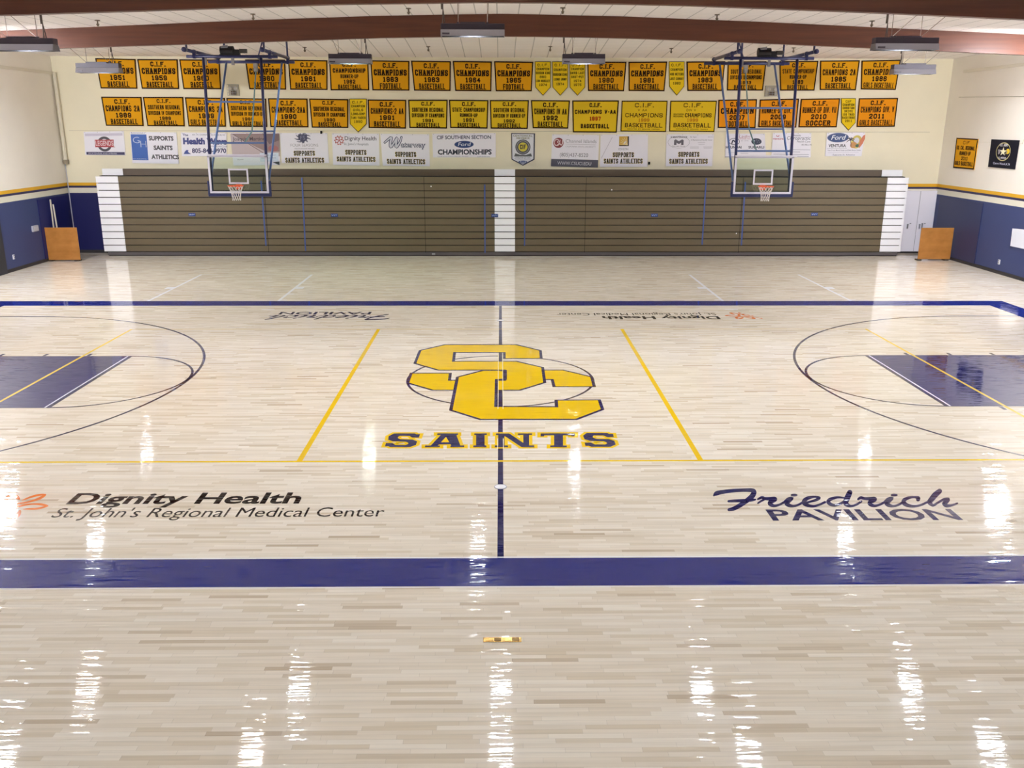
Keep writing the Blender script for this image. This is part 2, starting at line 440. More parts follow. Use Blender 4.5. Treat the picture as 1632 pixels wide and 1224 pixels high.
M_wl = wall_mat('left wall paint', (240, 233, 221), (54, 66, 112), (2.27, 2.48, 2.57, 2.68))
M_wr = wall_mat('right wall paint', (240, 233, 221), (54, 66, 112), (2.27, 2.48, 2.57, 2.68))
M_wb = wall_mat('back wall paint', (240, 232, 204), (14, 18, 84), (2.27, 2.48, 2.57, 2.68))
M_ceil = ceiling_mat()
M_maple = maple()
M_beam = wood_mat('brown laminated timber', (84, 46, 32), (106, 60, 40), (0.25, 6, 5), 0.42)
M_ply = wood_mat('varnished plywood', (162, 106, 42), (186, 126, 58), (1.0, 3, 2), 0.5)

# floor: one slab
fl = MB().box(XL-0.2, XR+0.2, YN-0.2, YW+0.2, -0.2, 0.0).build('floor', M_maple, kind='structure')
# walls
MB().box(XL-0.2, XL, YN, YW, 0, 8.1).build('wall_left', M_wl, kind='structure')
MB().box(XR, XR+0.2, YN, YW, 0, 8.1).build('wall_right', M_wr, kind='structure')
MB().box(XL-0.2, XR+0.2, YW, YW+0.2, 0, 8.1).build('wall_back', M_wb, kind='structure')
MB().box(XL-0.2, XR+0.2, YN-0.2, YN, 0, 8.1).build('wall_front', M_wl, kind='structure')
# ceiling
mb = MB()
xs = sorted(set([XL-0.2, XR+0.2]+[c[0] for c in TOPC[1:-1]]+[x*1.5 for x in range(-10, 11)])); ys = [YN-0.2, YB1, YB2, YW+0.2]
for i in range(len(xs)-1):
    for j in range(len(ys)-1):
        q = [(xs[a], ys[b], ceil_z(xs[a], ys[b])) for a, b in ((i, j), (i, j+1), (i+1, j+1), (i+1, j))]
        mb.face(q)
mb.build('ceiling', M_ceil, kind='structure')

# roof beams
xb = [XL]+[x for x in np.linspace(-15.5, 16, 22)]+[XR]
for yy, lab in ((YB2, 'brown arched timber roof beam nearer the banner wall, over the hoops'), (YB1, 'brown arched timber roof beam along the top edge, nearer the viewer'), (-4.1, 'brown timber roof beam above the near sideline band, overhead'), (-11.5, 'brown timber roof beam nearest the viewing side, overhead')):
    poly = [(x, interp(BOTC, x)) for x in xb]+[(x, interp(TOPC, x)+0.01) for x in reversed(xb)]
    mb = MB().extrude(poly, 'y', yy, yy+0.22)
    tag(mb.build('roof_beam', M_beam), lab, 'beam', 'timber roof beams')

# ledge along upper side walls, dark base strips, wall pads, corner pipes
M_cream = mat('cream paint', (222, 214, 196), 0.6)
zl = 6.62
MB().box(XL, XL+0.07, YN, YW, zl, zl+0.1).build('trim_1', M_cream, kind='structure')
MB().box(XR-0.07, XR, YN, YW-1.0, zl+0.1, zl+0.2).build('trim_2', M_cream, kind='structure')
M_base = mat('dark rubber base', (48, 44, 46), 0.7)
for nm, a in (('baseboard_left', (XL, XL+0.02, YN, YW)), ('baseboard_right', (XR-0.02, XR, YN, YW)), ('baseboard_back', (XL, XR, YW-0.02, YW))):
    MB().box(*a, 0.0, 0.1).build(nm, M_base, kind='structure')
M_padd = mat('dark navy vinyl pad', (24, 28, 92), 0.45, var=0.05)
M_padl = mat('blue vinyl pad', (54, 70, 128), 0.45, var=0.05)
M_padr = mat('deep blue vinyl pad', (40, 48, 88), 0.45, var=0.05)
def on_wall(o, l, c, g=None): return tag(o, l, c, g)
yc0 = onX(70, 400, XL)[1]
on_wall(MB().box(XL+0.002, XL+0.03, yc0, YW-0.03, 0.11, 2.24).build('wall_panel', M_padd, bevel=0.004), 'dark navy panel on the left wall behind the leaning poles', 'panel')
yr = onX(1567, 330, XR)[1]
on_wall(MB().box(XR-0.03, XR-0.002, yr, YW-0.42, 0.11, 2.24).build('wall_panel', M_padr, bevel=0.004), 'darker navy panel on the right wall beside the plywood board', 'panel')
# doorway at the far left edge
M_dark = mat('dark doorway', (40, 42, 50), 0.5)
yd = onX(8, 420, XL)[1]
d1 = MB().box(XL+0.002, XL+0.05, yd-1.9, yd, 0.0, 2.15).build('door_1', M_dark, kind='structure')
# white cupboard doors in the right corner
xd0, xd1 = onY(1440, 350, YW-0.1)[0], XR-0.002
M_wdoor = mat('white painted door', (242, 240, 250), 0.45)
d2 = MB().box(xd0-0.5, xd1, YW-0.10, YW-0.002, 0.08, 2.44).build('door_2', M_wdoor, kind='structure')
M_steel = mat('brushed steel', (170, 172, 178), 0.3, 1.0)
for hx in (onY(1447, 355, YW-0.12)[0], onY(1466, 355, YW-0.12)[0], onY(1470, 355, YW-0.12)[0]):
    MB().box(hx-0.02, hx+0.02, YW-0.15, YW-0.10, 0.98, 1.16).build('door_handle', M_steel, parent=d2)
    MB().box(hx-0.02+0.1, hx+0.0+0.13, YW-0.13, YW-0.10, 1.16, 1.19).build('door_latch', M_steel, parent=d2)
sx = onY(1462, 350, YW-0.1)[0]
MB().box(sx-0.006, sx+0.006, YW-0.104, YW-0.10, 0.1, 2.42).build('door_seam', mat('door gap', (120, 118, 130), .6), parent=d2)

M_pipe = mat('cream painted pipe', (214, 206, 184), 0.5)
p = thing('drain_pipe', 'cream vertical pipe in the upper left corner of the banner wall', 'pipe', (XL+0.12, YW-0.12, 3.45))
MB().tube((0, 0, 0.05), (0, 0, 3.25), 0.07, 12).build('pipe', M_pipe, p)
MB().tube((0, 0, -0.05), (0, 0, 0.1), 0.1, 12).tube((-0.08, 0, 0.02), (0.0, -0.05, 0.02), 0.05).build('end_fitting', mat('old pipe fitting', (150, 140, 120), .6), p)
MB().tube((0, 0, 2.0), (0, 0, 2.08), 0.085, 12).build('collar', M_pipe, p)
tag(MB().tube((XL+0.04, YW-0.04, 0.0), (XL+0.04, YW-0.04, 3.4), 0.018, 8).build('conduit', mat('pale conduit', (190, 190, 200), .4), origin=(XL+.04, YW-.04, 0)), 'thin pale conduit running down the left corner behind the plywood board', 'conduit')

# ------------------------------------------------------------------ floor markings (paint under the varnish)
NAVY, GOLD, WHITE, BLACK, ORANGE = (16, 22, 80), (226, 186, 16), (240, 238, 240), (14, 9, 9), (222, 118, 50)
BAND = (0, 22, 114)
def fp(c): return floor_paint('court paint %d %d %d' % c, c)
def ffn(u, v, l): return (u, v, 0.0004*l)
yn1, yn2 = onZ(800, 889.5)[1], onZ(800, 934)[1]
yf1, yf2 = onZ(800, 487)[1], onZ(800, 479.8)[1]
BX = 13.75; BX2 = 14.45
P = Panel(ffn, fp)
P.rect(-BX2, yn1, BX2, yn2, BAND, 1)
P.rect(-BX2, yf1, BX2, yf2, BAND, 1)
P.rect(-BX2, yn1, -BX, yf1, BAND, 1); P.rect(BX, yn1, BX2, yf1, BAND, 1)
P.line((-BX2, yn1+0.02), (BX2, yn1+0.02), 0.025, WHITE, 3).line((-BX2, yn2-0.02), (BX2, yn2-0.02), 0.02, WHITE, 3).line((-BX, yf1-0.03), (BX, yf1-0.03), 0.04, WHITE, 3)
P.build('sideline_band', fl, kind='structure')
# basketball lines
P = Panel(ffn, fp)
FT, BK = 8.0, 12.18
for s in (-1, 1):
    P.rect(s*FT, -1.83, s*BX, 1.83, (24, 34, 104), 1)
    P.line((s*FT, -1.86), (s*FT, 1.86), 0.06, NAVY, 2)
    P.line((s*(FT+0.07), -1.83), (s*(FT+0.07), 1.83), 0.035, (235, 235, 245), 3)
    for t in (-1, 1):
        P.line((s*(FT-0.03), t*1.83), (s*BX, t*1.83), 0.05, NAVY, 2)
        for q in (0.95, 1.9, 2.85):
            x = s*(FT+q); P.line((x, t*1.87), (x, t*2.05), 0.07, NAVY, 2)
    a0, a1 = (math.pi/2, 3*math.pi/2) if s > 0 else (-math.pi/2, math.pi/2)
    P.ring(s*FT, 0, 1.83, 1.83, 0.05, NAVY, 2, a0, a1, 60)
    P.ring(s*BK, 0, 6.04, 6.04, 0.055, NAVY, 2, a0, a1, 110)
    for t in (-1, 1): P.line((s*BK, t*6.04), (s*BX, t*6.04), 0.055, NAVY, 2)
P.ring(0.0, 0, 1.83, 1.83, 0.05, NAVY, 1, 0, 2*math.pi, 110)
P.line((0, yn1), (0, yf1), 0.075, NAVY, 1)
P.build('basketball_line', fl, kind='structure')
P = Panel(ffn, fp)
for s in (-1, 1):
    P.line((s*3, -4.5), (s*3, 4.5), 0.085, GOLD, 2)
    P.line((s*9.05, -4.5), (s*9.05, 4.5), 0.06, (232, 196, 80), 4)
P.line((-9.05, -4.5), (9.05, -4.5), 0.06, GOLD, 2)
P.line((-9.05, 4.5), (9.05, 4.5), 0.03, (226, 196, 120), 2)
P.build('volleyball_line', fl, kind='structure')
P = Panel(ffn, fp)
W2 = (238, 240, 246)
for cx in (-8.19, 8.24):
    for s in (-1, 1):
        P.line((cx+s*1.85, yf2+0.02), (cx+s*1.85, 12.9), 0.08, W2, 2)
        P.rect(cx+s*1.85, 10.15, cx+s*2.12, 10.5, W2, 2)
        P.rect(cx+s*1.85, 9.25, cx+s*2.05, 9.33, W2, 2); P.rect(cx+s*1.85, 8.3, cx+s*2.05, 8.38, W2, 2)
    P.line((cx-1.88, 12.9), (cx+1.88, 12.9), 0.05, (225, 220, 205), 2)
for s in (-1, 1): P.rect(s*6.15, yf1-0.6, s*6.5, yf1-0.52, W2, 2)
P.build('side_court_line', fl, kind='structure')

# centre logo: interlocked S and C
def lg(pts): return [tuple(onZ(600+u/4.08, 520+v/4.08)[:2]) for u, v in pts]
S_ = lg([(440, 118), (912, 118), (1075, 157), (1081, 212), (822, 212), (822, 173), (517, 173), (510, 226), (915, 226), (1090, 267), (1104, 368), (935, 419), (360, 419), (192, 370), (217, 303), (490, 303), (485, 349), (822, 349), (822, 287), (400, 289), (240, 243), (275, 157)])
CL = lg([(690, 285), (822, 285), (822, 350), (790, 350), (788, 519), (1160, 521), (1157, 478), (1458, 476), (1482, 543), (1305, 610), (670, 610), (472, 548), (517, 330)])
CR = lg([(1040, 283), (1218, 283), (1408, 328), (1428, 396), (1145, 396), (1133, 349), (1040, 349)])
P = Panel(ffn, fp)
P.poly(CR, NAVY, 2).poly(offset_poly(CR, -0.06), GOLD, 3)
P.poly(S_, NAVY, 4).poly(offset_poly(S_, -0.06), GOLD, 5)
P.poly(CL, NAVY, 6).poly(offset_poly(CL, -0.06), GOLD, 7)
a, b = lg([(822, 285)])[0], lg([(822, 350)])[0]
P.poly(lg([(775, 293), (824, 293), (824, 342), (775, 342)]), GOLD, 8)
P.poly(lg([(822, 285), (848, 285), (848, 349), (822, 349)]), NAVY, 9)
for x in (-0.045, 0.045): P.line((x, -1.95), (x, 1.9), 0.012, (240, 232, 190), 10)
P.build('center_logo', fl, kind='structure')
# SAINTS wordmark
S1 = [(115, 697), (250, 697), (258, 703), (283, 703), (275, 724), (232, 724), (215, 713), (150, 713), (138, 722), (140, 729), (155, 735), (235, 737), (264, 748), (257, 772), (215, 787), (90, 787), (78, 781), (55, 781), (62, 760), (105, 760), (122, 772), (190, 772), (207, 765), (205, 757), (190, 751), (105, 748), (76, 738), (80, 715)]
R_ = lambda x0, y0, x1, y1: [(x0, y0), (x1, y0), (x1, y1), (x0, y1)]
LET = {'S': [S1],
 'A': [R_(395, 697, 530, 707), [(425, 700), (470, 700), (392, 784), (345, 784)], [(440, 700), (517, 700), (548, 784), (492, 784)], R_(400, 755, 505, 768), R_(316, 776, 412, 787), R_(480, 776, 571, 787)],
 'I': [R_(648, 697, 703, 787), R_(636, 697, 717, 707), R_(630, 776, 714, 787)],
 'N': [R_(792, 697, 832, 787), R_(770, 776, 855, 787), R_(778, 697, 850, 707), [(808, 697), (862, 697), (998, 787), (945, 787)], R_(955, 697, 992, 787), R_(920, 697, 1012, 707), R_(945, 776, 1025, 787)],
 'T': [R_(1072, 697, 1290, 709), R_(1068, 697, 1090, 716), R_(1268, 697, 1288, 716), R_(1155, 700, 1212, 787), R_(1130, 776, 1238, 787)]}
P = Panel(ffn, fp)
for k, ps in LET.items():
    for q in ps:
        wq = lg(q); P.poly(offset_poly(wq, 0.055), GOLD, 2).poly(wq, NAVY, 3)
ws = lg(S1); cxm = -sum(p[0] for p in ws)/len(ws)-sum(p[0] for p in ws)/len(ws)
ws2 = [(p[0]+cxm+0.02, p[1]) for p in ws]
P.poly(offset_poly(ws2, 0.055), GOLD, 2).poly(ws2, NAVY, 3)
for x in (-0.045, 0.045): P.line((x, -4.0), (x, -3.5), 0.012, (240, 232, 190), 4)
P.build('team_wordmark', fl, kind='structure')

# sponsor lettering beside the near sideline, repeated upside down at the far one
def sponsor_left(sgn):
    f = lambda u, v, l: (u*sgn, v*sgn, 0.0004*l)
    P = Panel(lambda u, v, l: f(u, -v, l), fp)      # v grows downward -> world -y
    a, b = onZ(104, 804), onZ(477, 801); tp = onZ(128, 786.5); h = tp[1]-(a[1]+b[1])/2
    P.sans('Dignity Health', a[0], -(a[1]+b[1])/2, h, b[0]-a[0], BLACK, 2, bold=0.026, anchor='l')
    a, b = onZ(77, 827), onZ(611, 822); tp = onZ(90, 811.5); yb = (onZ(77, 827)[1]+onZ(611, 821)[1])/2
    P.sans("St. John's Regional Medical Center", a[0], -yb, (tp[1]-a[1])*0.95, b[0]-a[0], BLACK, 2, bold=0.0, anchor='l')
    # orange flower emblem, traced on the floor
    Q = Panel(lambda u, v, l: f(*onZ(u/13.6, 770+v/13.6)[:2], l), fp)
    Q.brush([(410, 340, 55), (370, 305, 75), (300, 265, 55), (220, 275, 60), (140, 330, 85), (130, 390, 80), (230, 430, 60), (400, 440, 36), (560, 420, 36), (720, 380, 44), (860, 330, 56), (960, 270, 50), (990, 245, 24)], ORANGE, 2)
    Q.brush([(485, 370, 14), (620, 320, 40), (760, 275, 44), (900, 250, 40), (980, 245, 26)], ORANGE, 2)
    Q.brush([(430, 610, 60), (400, 680, 90), (330, 745, 70), (250, 765, 60), (160, 720, 95), (160, 660, 90), (270, 570, 62), (400, 510, 46), (560, 470, 40), (720, 455, 34), (880, 460, 46), (1000, 490, 50), (1035, 495, 30)], ORANGE, 2)
    Q.brush([(505, 565, 14), (640, 560, 38), (780, 555, 40), (920, 530, 40), (1030, 497, 26)], ORANGE, 2)
    Q.brush([(-160, 490, 30), (-100, 460, 50), (10, 475, 60), (90, 510, 90), (90, 570, 90), (10, 630, 60), (-90, 640, 50), (-150, 600, 40), (-120, 555, 50)], ORANGE, 2)
    Q.brush([(-160, 300, 24), (-90, 280, 50), (-30, 330, 50), (0, 400, 40)], ORANGE, 2)
    Q.brush([(-190, 770, 24), (-110, 780, 50), (-40, 730, 50), (20, 680, 40)], ORANGE, 2)
    P.build('sponsor_lettering', fl, kind='structure'); Q.build('flower_emblem', fl, kind='structure')
def sponsor_right(sgn):
    f = lambda u, v, l: (u*sgn, v*sgn, 0.0004*l)
    Q = Panel(lambda u, v, l: f(*onZ(1120+u/7.418, 765+v/7.418)[:2], l), fp)
    N = NAVY
    Q.brush([(132, 184, 14), (160, 160, 44), (230, 142, 40), (350, 128, 36), (480, 120, 34), (580, 122, 40), (606, 145, 52), (580, 195, 56), (520, 245, 50), (440, 300, 46), (370, 337, 42), (310, 352, 28)], N, 2, grow=7)
    Q.brush([(305, 252, 20), (370, 248, 28), (460, 245, 30), (560, 240, 28), (622, 232, 14)], N, 2, grow=7)
    for dx in (0, 1182):
        Q.brush([(652, 228, 16), (700, 206, 26), (730, 220, 30), (790, 222, 34), (850, 218, 34), (855, 236, 36), (798, 262, 44), (800, 288, 42), (845, 306, 28), (905, 293, 20), (965, 262, 22)] if dx == 0 else [(1838, 228, 20), (1868, 210, 28), (1910, 220, 28), (1970, 222, 32), (2030, 218, 32), (2035, 236, 36), (1978, 262, 44), (1982, 288, 42), (2028, 306, 28), (2090, 293, 20), (2150, 262, 22)], N, 2, grow=7)
    Q.brush([(652, 275, 12), (690, 250, 18), (735, 225, 20)], N, 2, grow=7)
    for dx in (0, 1183):
        Q.brush([(965+dx, 262, 20), (1010+dx, 228, 36), (1058+dx, 216, 30), (1020+dx, 244, 46), (990+dx, 272, 46), (1015+dx, 297, 40), (1065+dx, 309, 24), (1125+dx, 296, 20), (1182+dx, 265, 22)], N, 2, grow=7)
        Q.ell(1080+dx, 179, 41, 17, N, 2)
    Q.brush([(1215, 272, 18), (1290, 252, 20), (1350, 232, 28), (1380, 212, 24), (1330, 200, 18), (1255, 210, 32), (1205, 240, 44), (1200, 275, 46), (1240, 300, 34), (1310, 310, 24), (1380, 292, 20), (1445, 262, 22)], N, 2, grow=7)
    Q.brush([(1668, 212, 12), (1590, 206, 20), (1510, 228, 34), (1482, 258, 36), (1515, 290, 34), (1570, 300, 24), (1640, 274, 24), (1690, 240, 24)], N, 2, grow=7)
    Q.brush([(1738, 148, 56), (1710, 210, 62), (1690, 265, 60), (1708, 294, 44), (1755, 309, 24), (1820, 290, 20), (1875, 255, 20)], N, 2, grow=7)
    Q.brush([(2545, 232, 40), (2548, 212, 34), (2490, 203, 20), (2420, 216, 30), (2375, 246, 42), (2385, 280, 44), (2430, 303, 34), (2500, 312, 24), (2580, 296, 20), (2655, 262, 20)], N, 2, grow=7)
    Q.brush([(2800, 132, 52), (2745, 180, 62), (2700, 235, 56), (2680, 262, 50), (2700, 288, 34), (2728, 300, 24), (2785, 265, 20), (2850, 230, 24), (2905, 226, 30), (2885, 252, 44), (2855, 280, 44), (2885, 305, 34), (2945, 300, 20), (3010, 276, 14)], N, 2, grow=7)
    Q.build('script_lettering', fl, kind='structure')
    P = Panel(lambda u, v, l: f(u, -v, l), fp)
    a, b = onZ(1231.2, 828.6), onZ(1535.6, 829); t0 = onZ(1219.5, 812)
    P.sans('PAVILION', a[0], -(a[1]+b[1])/2, t0[1]-a[1], b[0]-a[0], NAVY, 2, bold=0.02, anchor='l')
    P.build('sponsor_lettering', fl, kind='structure')
for s in (1, -1): sponsor_left(s); sponsor_right(s)

# net post covers and the brass floor plate
M_disc = mat('white enamel', (235, 235, 240), 0.25)
for yy, lab in ((-5.5, 'round white floor cover on the centre line, near side'), (5.5, 'round white floor cover on the centre line, far side')):
    c = thing('floor_cover', lab, 'floor cover', (0, yy, 0), 'net post sleeve covers')
    MB().tube((0, 0, 0.001), (0, 0, 0.007), 0.085, 24).build('lid', M_disc, c)
    MB().torus((0, 0, 0.006), 0.083, 0.006, 24, 6).build('rim', M_steel, c)
M_brass = mat('brass', (196, 158, 92), 0.22, 1.0)
M_brd = mat('dark brass', (120, 96, 60), 0.35, 1.0)
pc = onZ(800.5, 1020)
c = thing('floor_outlet', 'small brass outlet plate with four lids set in the near floor', 'floor outlet', (float(pc[0]), float(pc[1]), 0))
MB().box(-0.186, 0.186, -0.04, 0.04, 0.001, 0.006).build('plate', M_brass, c, bevel=0.002)
for k, x in enumerate((-0.13, -0.045, 0.045, 0.13)):
    MB().hexa([(x-0.034, -0.026, 0.006), (x+0.034, -0.026, 0.006), (x+0.034, 0.026, 0.006), (x-0.034, 0.026, 0.006), (x-0.032, -0.024, 0.009), (x+0.032, -0.024, 0.011), (x+0.032, 0.024, 0.012), (x-0.032, 0.024, 0.010)]).build('lid', M_brd if k % 2 else M_brass, c)

# ------------------------------------------------------------------ folded bleachers
YF = 17.36
M_bl = mat('brown bleacher plastic', (102, 90, 68), 0.5, var=0.05, scale=1.5)
M_blshade = mat('dark brown bleacher plastic', (88, 75, 60), 0.5, var=0.05, scale=1.5)  # darker copy of the brown: the top row's weaker light put into colour
M_blw = mat('white bleacher plastic', (248, 248, 252), 0.45)
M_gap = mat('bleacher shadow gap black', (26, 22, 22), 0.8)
M_kick = mat('grey kick board', (88, 82, 84), 0.5)
M_tape = mat('blue tape', (66, 88, 150), 0.6)
bl = thing('bleachers', 'folded brown and white bleachers along the banner wall', 'bleachers', (0, YF, 0))
ysr = [282.0, 293.5, 305.0, 316.3, 327.5, 338.5, 349.5, 360.5, 371.5, 382.5, 393.2, 403.8]
zsr = [float(onY(800, y+0.2, YF)[2]) for y in ysr]
ofs = float(onY(800, 410.2, YF)[2])          # small reading offset, spread out
zsr = [z-ofs*(i/len(zsr)) for i, z in enumerate(zsr)]
xa = float(onY(151.3, 280, YF)[0]); xb_ = float(onY(187.0, 280, YF)[0]); xc1 = float(onY(788.2, 340, YF)[0]); xc2 = float(onY(821, 340, YF)[0])
xe = float(onY(1415.5, 282, YF)[0]); xf = float(onY(1449.5, 282, YF)[0])
def seg(z0, z1, x0, x1, m, nm, y0=0.0, dz=0.028):
    return MB().box(x0, x1, y0, y0+0.05, z0+dz, z1-0.0).build(nm, m, bl, bevel=0.006)
for i in range(11):
    z1, z0 = zsr[i], zsr[i+1]; st = 0.012*(10-i) * 0.15
    for x0, x1, m, nm in ((xb_, xc1, M_bl, 'row_board'), (xc2, xe, M_bl, 'row_board'), (xa, xb_, M_blw, 'end_panel'), (xc1, xc2, M_blw, 'aisle_panel'), (xe, xf, M_blw, 'end_panel')):
        seg(z0, z1, x0+0.002, x1-0.002, m, nm, st)
zt0, zt1 = float(onY(800, 280.3, YF+0.35)[2]), float(onY(800, 269.8, YF+0.35)[2])
xu0, xu1, xu2, xu3 = [float(onY(x, 272, YF+0.35)[0]) for x in (162.3, 195.5, 1406, 1439)]
for x0, x1, m, nm in ((xu1, xc1, M_blshade, 'top_board'), (xc2, xu2, M_blshade, 'top_board'), (xu0, xu1, M_blw, 'end_panel'), (xc1, xc2, M_blw, 'aisle_panel'), (xu2, xu3, M_blw, 'end_panel')):
    MB().box(x0+.002, x1-.002, 0.35, 0.40, zt0, zt1).build(nm, m, bl, bevel=0.006)
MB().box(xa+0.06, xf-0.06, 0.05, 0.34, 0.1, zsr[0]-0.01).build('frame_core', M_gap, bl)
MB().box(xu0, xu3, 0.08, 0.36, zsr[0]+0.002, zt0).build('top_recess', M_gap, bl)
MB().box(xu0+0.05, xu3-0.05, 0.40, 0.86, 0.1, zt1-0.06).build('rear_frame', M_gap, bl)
MB().box(xa+0.12, xf-0.1, 0.01, 0.05, 0.03, zsr[-1]+0.0).build('kick_board', M_kick, bl)
MB().box(xa+0.14, xf-0.12, 0.03, 0.3, 0.0, 0.03).build('base_rail', M_gap, bl)
def tape(p0, p1, nm='tape_strip'):
    a, b = onY(*p0, YF-0.004), onY(*p1, YF-0.004); q = MB(); w_ = 0.026
    q.hexa([(a[0]-w_, -0.004, b[2]), (a[0]+w_, -0.004, b[2]), (a[0]+w_, 0.0, b[2]), (a[0]-w_, 0.0, b[2]), (a[0]-w_, -0.004, a[2]), (a[0]+w_, -0.004, a[2]), (a[0]+w_, 0.0, a[2]), (a[0]-w_, 0.0, a[2])])
    # lean the strip
    dx = b[0]-a[0]
    q.v = [(v[0]+(dx if i < 4 else 0), v[1], v[2]) for i, v in enumerate(q.v)]
    return q.build(nm, M_tape, bl)
for p0, p1 in (((416, 288), (424, 392)), ((481, 283), (487, 400)), ((772.5, 294), (773, 403)), ((837, 284), (836, 392)), ((1125.5, 284), (1119, 390)), ((1188, 290), (1181.5, 391))): tape(p0, p1)
for x in (677, 933, 424, 1181):
    a = onY(x, 340, YF); MB().box(a[0]-0.008, a[0]+0.008, -0.003, 0.0, 0.14, zsr[0]).build('panel_seam', M_gap, bl)
M_plate = mat('blue maker plate', (30, 60, 130), 0.4); M_pltx = mat('pale plate print', (170, 190, 225), 0.5)
for x, y in ((306, 342), (533, 343), (788.5, 343.5), (1043, 343), (1298, 341.5)):
    a = onY(x, y, YF)
    pl = MB().box(a[0]-0.13, a[0]+0.13, -0.012, 0.0, a[2]-0.06, a[2]+0.06).build('maker_plate', M_plate, bl, bevel=0.01)
    q = Panel(lambda u, v, l, a=a: (a[0]+u, -0.0135, a[2]-v), lambda c: M_pltx)
    q.brush([(-.10, -.02, .016), (-.07, .02, .016), (-.04, -.02, .016), (-.01, .0, .014)], (1, 1, 1), 1, sub=2).brush([(.0, .025, .014), (.03, -.025, .014), (.06, .0, .014), (.1, -.02, .016)], (1, 1, 1), 1, sub=2)
    q.build('plate_print', pl)
a = onY(691, 406, YF); MB().box(a[0]-0.06, a[0]+0.06, -0.005, 0.01, 0.05, 0.11).build('floor_latch', M_steel, bl)
for x, y in ((687, 297), (975, 302.5), (1173.5, 372)):
    a = onY(x, y, YF); MB().box(a[0]-0.018, a[0]+0.018, -0.004, 0, a[2]-0.02, a[2]+0.02).build('sticker', M_blw, bl)

# ------------------------------------------------------------------ banners on the back wall
GO, YE, OR = (226, 162, 24), (230, 194, 40), (234, 150, 24)
INK = (46, 30, 14)
YP = YW-0.03
def quadfn(q, Y, th=0.002):
    W3 = [onY(x, y, Y) for x, y in q]        # TL TR BR BL
    Wd = (np.linalg.norm(W3[1]-W3[0])+np.linalg.norm(W3[2]-W3[3]))/2; Hd = (np.linalg.norm(W3[3]-W3[0])+np.linalg.norm(W3[2]-W3[1]))/2
    def fn(u, v, l):                             # u,v in 0..1
        p = (W3[0]*(1-u)+W3[1]*u)*(1-v)+(W3[3]*(1-u)+W3[2]*u)*v
        return (p[0], p[1]-th*l, p[2])
    return fn, Wd, Hd, W3
def slab(P, outline, c, fn, th=0.02):
    """cloth with real thickness: front face is layer 0"""
    P.mb.use(P.mf(c)); fr = [fn(u, v, 0) for u, v in outline]; bk = [(p[0], p[1]+th, p[2]) for p in fr]
    n = len(fr)
    for t in tessellate_polygon([[Vector((u, v, 0)) for u, v in outline]]):
        P.mb.face([fr[k] for k in t]); P.mb.face([bk[k] for k in reversed(t)])
    for k in range(n): P.mb.face([fr[k], fr[(k+1) % n], bk[(k+1) % n], bk[k]])
def cloth(c): return mat('felt %d %d %d' % c, c, 0.85, spec=0.15)
LAY = { # line layouts: (baseline v, height, width fraction)
 4: [(.245, .16, .38), (.50, .205, .86), (.715, .175, .40), (.945, .19, .68)],
 5: [(.205, .13, .34), (.425, .15, .82), (.615, .14, .84), (.785, .12, .30), (.955, .15, .62)],
 'r': [(.215, .14, .34), (.42, .15, .84), (.60, .13, .46), (.78, .14, .30), (.955, .15, .60)],
}
def banner(q, lines, base, label, lay=None, ink=INK, red=None, widths=None, pad=0.045):
    fn, Wd, Hd, W3 = quadfn(q, YP)
    F = lambda u, v, l: fn(u/Wd, v/Hd, l)
    P = Panel(F, cloth)
    slab(P, [(0, 0), (Wd, 0), (Wd, Hd), (0, Hd)], base, F)
    b = pad*1.0
    for r in ((0, 0, Wd, b), (0, Hd-b, Wd, Hd), (0, b, b, Hd-b), (Wd-b, b, Wd, Hd-b)): P.rect(*r, INK, 1)
    L_ = lay or LAY[len(lines)]
    for i, (s, (bv, h, wf)) in enumerate(zip(lines, L_)):
        if widths and widths[i]: wf = widths[i]
        col = red if (red and s.isdigit()) else ink
        P.block(s, Wd/2, bv*Hd, h*Hd, wf*Wd, col, 2, t=h*Hd*0.235, slab=(s.isalpha() and h > .17 or i == 0))
    o = P.build('championship_banner', origin=tuple((W3[2]+W3[3])/2))
    return tag(o, label, 'banner', 'championship banners on the back wall')
G4 = 'C.I.F.'
def four(q, yr, sp, lab, base=GO, mid='CHAMPIONS', mw=None, sw=None):
    banner(q, [G4, mid, yr, sp], base, lab, widths=[None, mw, None, sw or (.58 if sp in ('FOOTBALL', 'BASEBALL') else .86 if sp.startswith('GIRLS') else .70)])
def five(q, l2, l3, yr, sp, lab, base=GO, r=False):
    banner(q, [G4, l2, l3, yr, sp], base, lab, lay=LAY['r'] if r else LAY[5], widths=[None, None, None, None, .84 if sp.startswith('GIRLS') else None])
up = 'upper row'
four([(151.5, 92.5), (216, 94), (219, 141.5), (160.5, 141)], '1951', 'BASEBALL', 'gold banner reading champions 1951 baseball, partly behind a hanging light')
four([(218.5, 94), (283, 94.5), (285.5, 142), (226, 141.5)], '1959', 'BASKETBALL', 'gold banner reading champions 1959 basketball')
four([(285.5, 94.5), (350, 95), (352.5, 142.3), (292.2, 142)], '1960', 'BASEBALL', 'gold banner reading champions 1960 baseball, behind the left hoop frame')
four([(390.4, 94.8), (454.5, 95), (456, 143), (397.4, 142.3)], '1960', 'BASKETBALL', 'gold banner reading champions 1960 basketball, behind the left hoop frame')
four([(458.8, 95), (521.8, 96), (522, 143.5), (462.5, 143)], '1961', 'BASKETBALL', 'gold banner reading champions 1961 basketball')
five([(524.5, 95.5), (587, 96), (588.5, 144), (527, 144)], 'CHAMPIONSHIP', 'RUNNER-UP', '1962', 'BASKETBALL', 'gold banner reading championship runner-up 1962 basketball', r=True)
four([(590, 96), (652.5, 97), (652.5, 144.5), (593.5, 144)], '1963', 'FOOTBALL', 'gold banner reading champions 1963 football')
